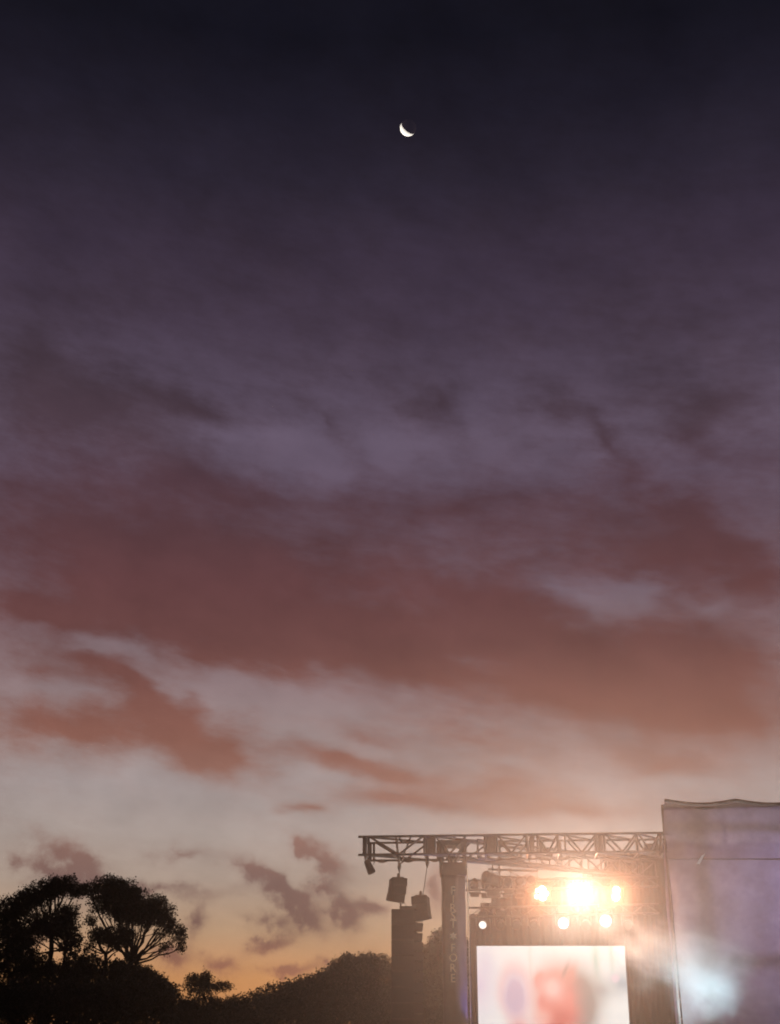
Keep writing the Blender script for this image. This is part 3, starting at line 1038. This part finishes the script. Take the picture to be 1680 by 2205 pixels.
def batten(name, label, pa, pb, Y, h, group):
    """small square lighting truss between two sight lines"""
    a, b = at(*pa, Y), at(*pb, Y)
    root = thing(name, a, label, "truss", group)
    n = int((b - a).length / 0.6)
    up = Vector((0, 0, h))
    dp = Vector((0, h, 0))
    for o in (Vector((0, 0, 0)), up, dp, up + dp):
        bar("chord", a + o, b + o, 0.03, M['truss'], root, 6)
    for i in range(n):
        p, q = a.lerp(b, i / n), a.lerp(b, (i + 1) / n)
        bar("lacing", p + (up if i % 2 else Vector((0, 0, 0))), q + (Vector((0, 0, 0)) if i % 2 else up), 0.018, M['truss'], root, 6)
    return a, b


def build_stage_lamps():
    Yl = 59.5
    g = "lighting bars hung in the stage"
    batten("lighting_bar", "upper lighting bar carrying the row of bright blinders", (1003, 1916), (1420, 1908), Yl + 0.3, 0.4, g)
    batten("lighting_bar", "lower lighting bar carrying round lamps above the screen", (1010, 1974), (1420, 1966), Yl + 1.6, 0.4, g)
    batten("lighting_bar", "high short lighting bar with dark lamps right of the mast", (1052, 1886), (1160, 1890), Yl - 0.4, 0.3, g)
    for i, (xa, ya, xb, yb, Y) in enumerate(((1061, 1868, 1061, 1887, 59.1), (1075, 1865, 1076, 1890, 59.1), (1157, 1868, 1157, 1890, 59.1), (1100, 1858, 1100, 1906, 59.8), (1380, 1850, 1380, 1906, 59.8), (1250, 1860, 1250, 1906, 59.8))):
        o = thing("suspension_cable", at(xa, ya, Y), ("thin cable dropping to the dark lamps, nearest the mast", "second cable from the mast, dropping to the dark lamps", "cable at the right end of the short high lighting bar",
            "cable down to the left part of the blinder bar", "cable to the blinder bar right of the duet blinder", "cable to the blinder bar above the brightest blinder")[i], "cable", "cables holding the lighting bars")
        bar("strand", at(xa, ya, Y) + Vector((0, 0, 0.6)), at(xb, yb, Y), 0.016 if i != 1 else 0.03, M['rope'], o)
        bar("shackle", at(xa, ya, Y) + Vector((0, 0, 0.1)), at(xa, ya, Y) + Vector((0, 0, -0.1)), 0.035, M['rope'], o)
    r = 0.105
    build_blinder(1166, 1924, Yl, [(-0.21, 0.14, 0.085), (-0.21, -0.13, 0.085), (0.05, 0.15, 0.16), (0.05, -0.14, 0.16), (0.22, 0.0, 0.09)],
                  "four-bowl blinder lamp glaring at the left of the row", POWER[0], M['warm'])
    q = 0.18
    build_blinder(1248, 1922, Yl, [(-q, q, q), (q, q, q), (-q, -q, q), (q, -q, q)], "brightest square blinder lamp in the middle of the row", POWER[1], M['warm_hot'], (1.0, 0.66, 0.46))
    build_blinder(1327, 1924, Yl, [(0.02, 0.14, 0.15), (-0.02, -0.15, 0.16)], "two-bowl upright blinder lamp at the right of the row", POWER[2], M['warm'])
    gl = "round lamps above the screen"
    build_moving_head(1213, 1988, Yl + 1.2, 0.25, "lit round lamp below the square blinder", (2, 5, 1.6), M['white'], gl, POWER[3], (1, .86, .72))
    build_moving_head(1304, 1983, Yl + 1.2, 0.27, "lit round lamp below the duet blinder", (3, 5, 1.6), M['white'], gl, POWER[4], (1, .86, .72))
    build_moving_head(1040, 1990, Yl + 1.2, 0.19, "small tilted lit lamp nearest the mast over the screen corner", at(1010, 2120, 50), M['small'], gl, POWER[5], (1, .9, .75), 70)
    gd = "dark lamps on the lighting bars"
    dark = [(1022, 1903, .20, (1000, 2100), "dark lamp standing on the blinder bar, first beside the mast"),
            (1046, 1904, .21, (1060, 1700), "dark lamp on the blinder bar, second from the mast"),
            (1068, 1906, .19, (1200, 1800), "dark lamp on the blinder bar, third from the mast"),
            (1092, 1905, .20, (1000, 1900), "dark lamp on the blinder bar, fourth from the mast"),
            (1118, 1908, .18, (1130, 2100), "dark lamp on the blinder bar, last before the first bright blinder")]
    for px, py, rr, tgt, lab in dark:
        build_moving_head(px, py, Yl + 0.5, rr, lab, at(tgt[0], tgt[1], 54), M['glass'], gd, up=False)
    build_moving_head(1060, 1893, Yl - 0.6, 0.26, "large dark cannon-like lamp aimed up left on the high bar", at(960, 1860, 57), M['glass'], gd, up=False, L=1.0)
    for px, py, lab in ((1094, 1898, "dark lamp on the high bar, next to the cannon-like one"), (1120, 1896, "dark lamp on the high bar, third along"), (1144, 1894, "dark lamp at the right end of the high bar")):
        build_moving_head(px, py, Yl - 0.6, 0.19, lab, at(px - 30, py + 60, 52), M['glass'], gd, up=False)
    for px, lab in ((1078, "dark lamp on the lower bar right of the small tilted lamp"), (1112, "dark lamp on the lower bar, second from the small tilted lamp"), (1150, "dark lamp on the lower bar, under the left blinder"),
                    (1262, "dark lamp on the lower bar between the two lit round lamps"), (1352, "dark lamp on the lower bar, right of the lit round lamps")):
        build_moving_head(px, 1990, Yl + 1.5, 0.2, lab, at(px - 60, 2180, 52), M['glass'], gd)
    # uplighter at the foot of the mast: the blue wash on its corner
    p = Vector((at(1090, 2205, 55.9).x, 55.9, 0.0))
    up = thing("uplighter", p, "blue floor uplighter shining at the lettered mast", "stage lamp")
    tgt = at(996, 2040, 55.6)
    ax = (tgt - (p + Vector((0, 0, 0.5)))).normalized()
    bm = head_mesh(0.16, 0.4)
    bm.transform(ax.to_track_quat('Z', 'Y').to_matrix().to_4x4())
    link("head", mesh_of("head", bm, M['fixture'], True), up, p + Vector((0, 0, 0.5)))
    box("foot_plate", p + Vector((0, 0, 0.04)), (0.4, 0.3, 0.06), M['fixture'], up, bevel=0.015)
    for s in (-1, 1):
        box("bracket", p + Vector((s * 0.19, 0, 0.29)), (0.025, 0.08, 0.5), M['fixture'], up)
    spot("uplighter_light", p + Vector((0, 0, 0.5)) + ax * 0.25, tgt, POWER[6], (0.28, 0.24, 1.0), 48, size=0.1)


#                left   centre  right  round  round small uplight violet smoke
POWER = [11500, 21000, 10500, 3400, 3400, 30, 1300, 2800, 2300]
build_stage_lamps()


# ------------------------------------------------------------------ backdrop drapes
def build_drapes():
    Y = 64.0
    root = thing("stage_backdrop", at(1230, 2200, Y), "black serge drapes closing the back of the stage behind the lamps", "drape")
    tops = [(1012, 1036, 1970), (1036, 1060, 1946), (1060, 1100, 1934), (1100, 1150, 1908), (1150, 1200, 1898), (1200, 1260, 1890), (1260, 1310, 1872),
            (1310, 1345, 1856), (1345, 1400, 1838), (1400, 1442, 1818), (1442, 1500, 1815), (1500, 1560, 1815), (1560, 1630, 1815), (1630, 1700, 1815), (1700, 1760, 1815)]
    for a, b, t in tops:
        bm = bmesh.new()
        xa, xb = at(a, 2000, Y).x, at(b, 2000, Y).x
        zt = at((a + b) / 2, t, Y).z
        n = max(8, int((xb - xa) / 0.07))
        rows = []
        ph = random.uniform(0, 6)
        for j, z in enumerate((0.0, zt * 0.5, zt)):
            rows.append([bm.verts.new((xa + (xb - xa) * i / n, Y + 0.09 * math.sin(i * 1.1 + ph) + 0.03 * math.sin(i * 0.37 + j), z + (0.03 * math.sin(i * 0.5 + ph) if j == 2 else 0))) for i in range(n + 1)])
        for p, q in zip(rows, rows[1:]):
            for i in range(n):
                bm.faces.new((p[i], p[i + 1], q[i + 1], q[i]))
        r = bmesh.ops.extrude_face_region(bm, geom=bm.faces[:])
        bmesh.ops.translate(bm, verts=[v for v in r['geom'] if isinstance(v, bmesh.types.BMVert)], vec=(0, 0.02, 0))
        link("drape_panel", mesh_of("drape_panel", bm, M['drape'], True), root, (0, 0, 0))
        bar("hanging_bar", (xa, Y + 0.02, zt), (xb, Y + 0.02, zt), 0.04, M['truss'], root)


build_drapes()


# ------------------------------------------------------------------ video screen
def screen_material(w, h):
    m = bpy.data.materials.new("screen_picture")
    m.use_nodes = True
    t = m.node_tree
    t.nodes.clear()
    N = Nodes(t)
    co = N.n('ShaderNodeTexCoord').outputs['Object']
    sep = N.n('ShaderNodeSeparateXYZ')
    N.put(sep.inputs[0], co)
    # picture coordinates: u 0..1 left to right, v 0..0.56 from the top down
    base = N.xyz(N.m('DIVIDE', sep.outputs[0], w), N.m('DIVIDE', N.m('MULTIPLY', sep.outputs[2], -1), w))
    wob, wc = N.noise(base, 9.0, 3, 0.6)
    add = N.n('ShaderNodeVectorMath', operation='MULTIPLY_ADD')
    N.put(add.inputs[0], wc)
    add.inputs[1].default_value = (0.03, 0.03, 0)
    N.put(add.inputs[2], base)
    vec = N.mapping(add.outputs[0], (0.015, 0.015, 0), (0, 0, 0), (1, 1, 1))
    col = N.mix(0.0, (*srgb(244, 246, 242)[:3], 1), (1, 1, 1, 1))
    def spotc(x, y, rx, ry, c, k, rot=0.0, sharp=1.0):
        nonlocal col
        f = N.m('MULTIPLY', N.blob(vec, x, y, rx, ry, rot), k * sharp, clamp=True)
        col = N.mix(N.m('MINIMUM', f, min(1.0, k)), col, srgb(*c))
    spotc(0.02, 0.25, 0.25, 0.5, (228, 208, 226), .9)
    spotc(0.06, 0.12, 0.1, 0.2, (226, 214, 228), .8)
    spotc(0.36, 0.1, 0.035, 0.5, (222, 218, 208), .8)
    spotc(0.80, 0.08, 0.05, 0.3, (170, 206, 190), 1.0)
    spotc(0.91, 0.02, 0.035, 0.35, (176, 212, 192), .9)
    spotc(0.97, 0.24, 0.20, 0.16, (176, 190, 196), 1.2)
    spotc(0.82, 0.28, 0.18, 0.15, (186, 190, 190), 1.2)
    spotc(0.68, 0.36, 0.24, 0.40, (166, 152, 146), 1.0, 0, 2.4)
    spotc(0.52, 0.36, 0.25, 0.42, (238, 146, 136), 1.0, 0, 2.8)
    spotc(0.42, 0.22, 0.075, 0.11, (238, 160, 152), 1.0, 0, 2.4)
    spotc(0.62, 0.20, 0.07, 0.16, (226, 150, 138), .8, 20, 1.8)
    spotc(0.59, 0.16, 0.03, 0.12, (176, 138, 130), .8, 25, 1.6)
    spotc(0.50, 0.27, 0.14, 0.13, (250, 208, 200), .9, 0, 1.7)
    spotc(0.55, 0.46, 0.2, 0.13, (214, 112, 104), .8, -12, 1.6)
    spotc(0.42, 0.45, 0.12, 0.1, (250, 196, 186), .7, 15, 1.6)
    spotc(0.25, 0.29, 0.165, 0.27, (238, 164, 166), 1.0, 0, 3.2)
    spotc(0.25, 0.30, 0.14, 0.24, (246, 232, 234), 1.0, 0, 3.2)
    spotc(0.25, 0.32, 0.115, 0.21, (212, 186, 204), 1.0, 0, 3.2)
    spotc(0.28, 0.50, 0.16, 0.10, (232, 176, 178), .8, 0, 1.6)
    spotc(0.925, 0.205, 0.045, 0.045, (234, 214, 224), 1.0, 0, 3.0)
    # fine pitch of the light-emitting modules
    e = N.n('ShaderNodeEmission')
    N.put(e.inputs[0], col)
    e.inputs[1].default_value = 0.84 * DIM
    o = N.n('ShaderNodeOutputMaterial')
    t.links.new(e.outputs[0], o.inputs[0])
    return m


def build_screen():
    Y = 58.0
    tl, tr = at(1026.5, 2037, Y), at(1345, 2037, Y)
    w = tr.x - tl.x
    h = w * 0.5625
    if tl.z - h < 0.3:
        h = tl.z - 0.3
    root = thing("video_screen", (tl.x + w / 2, Y, 0), "large lit video screen showing a pale close-up under the lamps", "screen")
    bm = bmesh.new()
    vs = [bm.verts.new(p) for p in ((0, 0, 0), (w, 0, 0), (w, 0, -h), (0, 0, -h))]
    bm.faces.new(vs[::-1])
    link("display", mesh_of("display", bm, screen_material(w, h)), root, tl)
    box("cabinet", (tl.x + w / 2, Y + 0.11, tl.z - h / 2), (w + 0.08, 0.2, h + 0.08), M['fixture'], root)
    for s in (0.12, 0.5, 0.88):
        bar("support_leg", (tl.x + w * s, Y + 0.35, 0), (tl.x + w * s, Y + 0.35, tl.z), 0.05, M['truss'], root)


build_screen()


# ------------------------------------------------------------------ scrim-covered wing at the right
def scrim_material():
    m = bpy.data.materials.new("scrim_mesh")
    m.use_nodes = True
    t = m.node_tree
    t.nodes.clear()
    N = Nodes(t)
    co = N.n('ShaderNodeTexCoord').outputs['Object']
    f, _ = N.noise(co, 1.2, 4, 0.6)
    c = N.ramp(f, [(0.3, (0.27, 0.22, 0.22)), (0.7, (0.40, 0.33, 0.33))])
    d = N.n('ShaderNodeBsdfDiffuse')
    N.put(d.inputs[0], c)
    tl = N.n('ShaderNodeBsdfTranslucent')
    N.put(tl.inputs[0], c)
    a = N.n('ShaderNodeMixShader')
    a.inputs[0].default_value = 0.6
    t.links.new(d.outputs[0], a.inputs[1])
    t.links.new(tl.outputs[0], a.inputs[2])
    tp = N.n('ShaderNodeBsdfTransparent')
    b = N.n('ShaderNodeMixShader')
    b.inputs[0].default_value = 0.10
    t.links.new(a.outputs[0], b.inputs[1])
    t.links.new(tp.outputs[0], b.inputs[2])
    o = N.n('ShaderNodeOutputMaterial')
    t.links.new(b.outputs[0], o.inputs[0])
    return m


def build_wing():
    Y = 53.2
    mt = M['truss']
    xl = at(1433, 1790, Y).x
    xr = at(1800, 1790, Y).x
    z_top = at(1440, 1724, Y).z
    z_seam = at(1440, 1851, Y).z
    root = thing("scrim_wing", ((xl + xr) / 2, Y + 1.5, 0), "tall mesh-covered stage wing with sagging top edge at the right", "stage wing")
    sm = scrim_material()

    def sheet(name, z0, z1, y, top_fn, left_fn, nx=60, nz=26):
        bm = bmesh.new()
        rows = []
        for j in range(nz + 1):
            t = j / nz
            row = []
            for i in range(nx + 1):
                s = i / nx
                x = xl + left_fn(t) * (1 - s) + (xr - xl) * s
                z = z0 + (z1 - z0) * t + top_fn(s) * t
                yy = y + 0.03 * math.sin(s * 17 + t * 4) + 0.04 * math.sin(t * 7 + s * 6)
                row.append(bm.verts.new((x, yy, z)))
            rows.append(row)
        for a, b in zip(rows, rows[1:]):
            for i in range(nx):
                bm.faces.new((a[i], a[i + 1], b[i + 1], b[i]))
        return link(name, mesh_of(name, bm, sm, True), root, (0, 0, 0))

    sag = lambda s: -0.16 * math.sin(min(1, (s * 2.35) % 1.0) * math.pi)
    sheet("upper_scrim", z_seam - 0.02, z_top, Y, sag, lambda t: -0.08 * math.sin(t * math.pi) + 0.06 * t)
    sheet("lower_scrim", 0.2, z_seam, Y - 0.12, lambda s: 0, lambda t: 0.12 * (1 - t))
    # left return of the cloth
    bm = bmesh.new()
    rows = []
    for j in range(25):
        t = j / 24
        rows.append([bm.verts.new((xl + 0.02 - 0.08 * math.sin(t * math.pi) + 0.03 * math.sin(i + j * 0.6), Y + 0.03 + 0.5 * i / 8, 0.2 + (z_top - 0.35 - 0.2) * t)) for i in range(9)])
    for a, b in zip(rows, rows[1:]):
        for i in range(8):
            bm.faces.new((a[i], a[i + 1], b[i + 1], b[i]))
    link("side_scrim", mesh_of("side_scrim", bm, sm, True), root, (0, 0, 0))
    # rolled top hem following the sag, batten below it, hem at the seam, left edge pole
    pts = [Vector((xl + 0.06 + (xr - xl - 0.06) * i / 40, Y - 0.03, z_top + sag(i / 40) + 0.01)) for i in range(41)]
    bm = bmesh.new()
    tube_path(bm, pts, 0.07, 0.07, 8)
    link("top_hem", mesh_of("top_hem", bm, M['hem'], True), root, (0, 0, 0))
    zb = at(1440, 1741, Y).z
    bar("top_batten", (xl + 0.02, Y + 0.12, zb), (xr, Y + 0.12, zb + 0.1), 0.07, mt, root)
    bar("seam_hem", (xl - 0.02, Y - 0.14, z_seam), (xr, Y - 0.14, z_seam), 0.03, sm, root)
    bar("edge_pole", (xl, Y + 0.1, 0), (xl - 0.02, Y + 0.1, z_top - 0.15), 0.06, M['hem'], root)
    for px in (1515, 1600, 1690):
        x = at(px, 1790, Y).x
        bar("frame_post", (x, Y + 2.9, 0), (x, Y + 2.9, zb), 0.05, mt, root)
    for z in (z_seam - 0.3, z_seam - 2.5, 3.0):
        bar("frame_rail", (xl + 1.2, Y + 2.95, z), (xr, Y + 2.95, z), 0.05, mt, root)
    for a, b in ((1515, 1600), (1600, 1690)):
        bar("frame_brace", (at(a, 1790, Y).x, Y + 3.0, z_seam - 2.5), (at(b, 1790, Y).x, Y + 3.0, z_seam - 0.3), 0.035, mt, root)
    bm = bmesh.new()
    c = at(1511, 1847, Y - 0.32)  # small pale diamond just in front of the cloth
    vs = [bm.verts.new(Vector(p) - c) for p in (at(1500, 1860, Y - .32), at(1507, 1861, Y - .32), at(1519, 1838, Y - .32), at(1511, 1842, Y - .32))]
    bm.faces.new(vs)
    r = bmesh.ops.extrude_face_region(bm, geom=bm.faces[:])
    bmesh.ops.translate(bm, verts=[v for v in r['geom'] if isinstance(v, bmesh.types.BMVert)], vec=(0, 0.01, 0))
    link("pale_diamond", mesh_of("pale_diamond", bm, M['patch']), root, c)
    for i in range(14):
        z = 1.0 + (z_top - 1.6) * i / 13
        bar("lacing_tie", (xl - 0.09, Y + 0.06, z), (xl + 0.10, Y - 0.05, z - 0.06), 0.012, M['hem'], root)
    # violet lamp behind the cloth
    build_moving_head(1770, 1960, Y + 5.5, 0.24, "violet stage lamp glowing through the mesh wing", at(1640, 1990, Y - 2.5), M['violet'], "lamps inside the mesh wing", POWER[7], (0.50, 0.50, 1.0), 96)
    build_moving_head(1560, 2290, Y - 2.2, 0.2, "cool white lamp low at the right, lighting the smoke", at(1420, 2040, Y - 1.5), M['cool'], "lamps inside the mesh wing", POWER[8], (0.62, 0.9, 1.0), 120, up=False)


build_wing()


# ------------------------------------------------------------------ moon
def build_moon():
    D = 9000.0
    rad = D * 17.4 / 2905.0
    bm = bmesh.new()
    bmesh.ops.create_uvsphere(bm, u_segments=64, v_segments=48, radius=rad)
    o = link("moon", mesh_of("moon", bm, M['moon'], True), None, Vector((0, 0, EYE)) + MOON_DIR * D)
    # flat-lit dust: backscatter adds to plain diffuse; the air's own glow lies in front of the disc
    t = M['moon'].node_tree
    out = next(n for n in t.nodes if n.type == 'OUTPUT_MATERIAL')
    bs = t.nodes['Principled BSDF']
    col = bs.inputs['Base Color'].links[0].from_socket
    N = Nodes(t)
    d = N.n('ShaderNodeBsdfDiffuse')
    toon = N.n('ShaderNodeBsdfToon', component='DIFFUSE')
    toon.inputs['Size'].default_value = 1.0
    toon.inputs['Smooth'].default_value = 0.0
    tp = N.n('ShaderNodeBsdfTransparent')
    for q in (d, toon):
        N.put(q.inputs[0], col)
    a1, a2 = N.n('ShaderNodeAddShader'), N.n('ShaderNodeAddShader')
    t.links.new(d.outputs[0], a1.inputs[0])
    t.links.new(toon.outputs[0], a1.inputs[1])
    t.links.new(a1.outputs[0], a2.inputs[0])
    t.links.new(tp.outputs[0], a2.inputs[1])
    # the far half of the ball is behind the near half: seen from inside it is simply not there
    mx, tp2 = N.n('ShaderNodeMixShader'), N.n('ShaderNodeBsdfTransparent')
    N.put(mx.inputs[0], N.n('ShaderNodeNewGeometry').outputs['Backfacing'])
    t.links.new(a2.outputs[0], mx.inputs[1])
    t.links.new(tp2.outputs[0], mx.inputs[2])
    t.links.new(mx.outputs[0], out.inputs['Surface'])
    t.nodes.remove(bs)
    tag(o, "bright crescent moon lit from the lower left in the dark sky", "moon")


build_moon()


# ------------------------------------------------------------------ air: smoke over the stage, and volumes added for the lamp glow
def build_smoke():
    c = at(1500, 2082, 51.0)
    bm = bmesh.new()
    bmesh.ops.create_icosphere(bm, subdivisions=4, radius=1.0)
    m = bpy.data.materials.new("stage_smoke")
    m.use_nodes = True
    t = m.node_tree
    t.nodes.clear()
    N = Nodes(t)
    co = N.n('ShaderNodeTexCoord').outputs['Object']
    f, _ = N.noise(N.mapping(co, (0, 0, 0), (0, 0, 0), (0.5, 0.8, 0.7)), 1.9, 7, 0.62)
    ln = N.n('ShaderNodeVectorMath', operation='LENGTH')
    N.put(ln.inputs[0], co)
    edge = N.n('ShaderNodeMapRange', interpolation_type='SMOOTHSTEP')
    N.put(edge.inputs[0], N.m('ADD', ln.outputs['Value'], N.m('MULTIPLY', N.m('SUBTRACT', f, 0.5), 1.7)))
    for i, v in enumerate((0.15, 0.92, 1.0, 0.0)):
        edge.inputs[i + 1].default_value = v
    v = N.n('ShaderNodeVolumePrincipled')
    v.inputs['Color'].default_value = (0.93, 0.97, 0.98, 1)
    N.put(v.inputs['Density'], N.m('MULTIPLY', N.m('POWER', edge.outputs[0], 1.5), 0.30))
    v.inputs['Anisotropy'].default_value = 0.2
    o = N.n('ShaderNodeOutputMaterial')
    t.links.new(v.outputs[0], o.inputs['Volume'])
    ob = link("stage_smoke", mesh_of("stage_smoke", bm, m), None, c)
    ob.scale = (5.2, 1.5, 2.0)
    ob.rotation_euler = (0, R(22), 0)
    tag(ob, "pale blue-white puff of smoke drifting beside the screen", kind='stuff')


build_smoke()


def build_fog_bank():  # stage haze, spread out towards the camera to stand in for veiling glare
    c = Vector((at(1248, 1922, 59.5).x - 2.5, 35.0, 5.0))
    bm = bmesh.new()
    bmesh.ops.create_icosphere(bm, subdivisions=4, radius=1.0)
    m = bpy.data.materials.new("veiling_fog")
    m.use_nodes = True
    t = m.node_tree
    t.nodes.clear()
    N = Nodes(t)
    co = N.n('ShaderNodeTexCoord').outputs['Object']
    f, _ = N.noise(co, 2.2, 3, 0.5)
    g = N.n('ShaderNodeTexGradient', gradient_type='QUADRATIC_SPHERE')
    N.put(g.inputs[0], co)
    v = N.n('ShaderNodeVolumePrincipled')
    v.inputs['Color'].default_value = (0.98, 0.97, 0.95, 1)
    N.put(v.inputs['Density'], N.m('MULTIPLY', N.m('MULTIPLY', g.outputs['Fac'], N.m('MULTIPLY_ADD', f, 0.9, 0.55)), 0.0058))
    v.inputs['Anisotropy'].default_value = 0.6
    o = N.n('ShaderNodeOutputMaterial')
    t.links.new(v.outputs[0], o.inputs['Volume'])
    ob = link("glare_fog", mesh_of("glare_fog", bm, m), None, c)
    ob.scale = (21, 27, 12)
    tag(ob, "bank of theatre fog spread forward to add veiling glow from the stage lamps", kind='stuff')


build_fog_bank()


def build_lamp_halo():  # extra volume added round the blinders to make their bloom
    c = at(1300, 1925, 56.5)
    bm = bmesh.new()
    bmesh.ops.create_icosphere(bm, subdivisions=4, radius=1.0)
    m = bpy.data.materials.new("lamp_halo")
    m.use_nodes = True
    t = m.node_tree
    t.nodes.clear()
    N = Nodes(t)
    co = N.n('ShaderNodeTexCoord').outputs['Object']
    f, _ = N.noise(co, 2.0, 3, 0.5)
    g = N.n('ShaderNodeTexGradient', gradient_type='QUADRATIC_SPHERE')
    N.put(g.inputs[0], co)
    v = N.n('ShaderNodeVolumePrincipled')
    v.inputs['Color'].default_value = (0.98, 0.97, 0.95, 1)
    N.put(v.inputs['Density'], N.m('MULTIPLY', N.m('MULTIPLY', g.outputs['Fac'], N.m('MULTIPLY_ADD', f, 0.6, 0.7)), 0.020))
    v.inputs['Anisotropy'].default_value = 0.3
    o = N.n('ShaderNodeOutputMaterial')
    t.links.new(v.outputs[0], o.inputs['Volume'])
    ob = link("lamp_halo", mesh_of("lamp_halo", bm, m), None, c)
    ob.scale = (11.0, 7.0, 6.0)
    tag(ob, "smoke added to give the blinder lamps their glowing halo", kind='stuff')


build_lamp_halo()
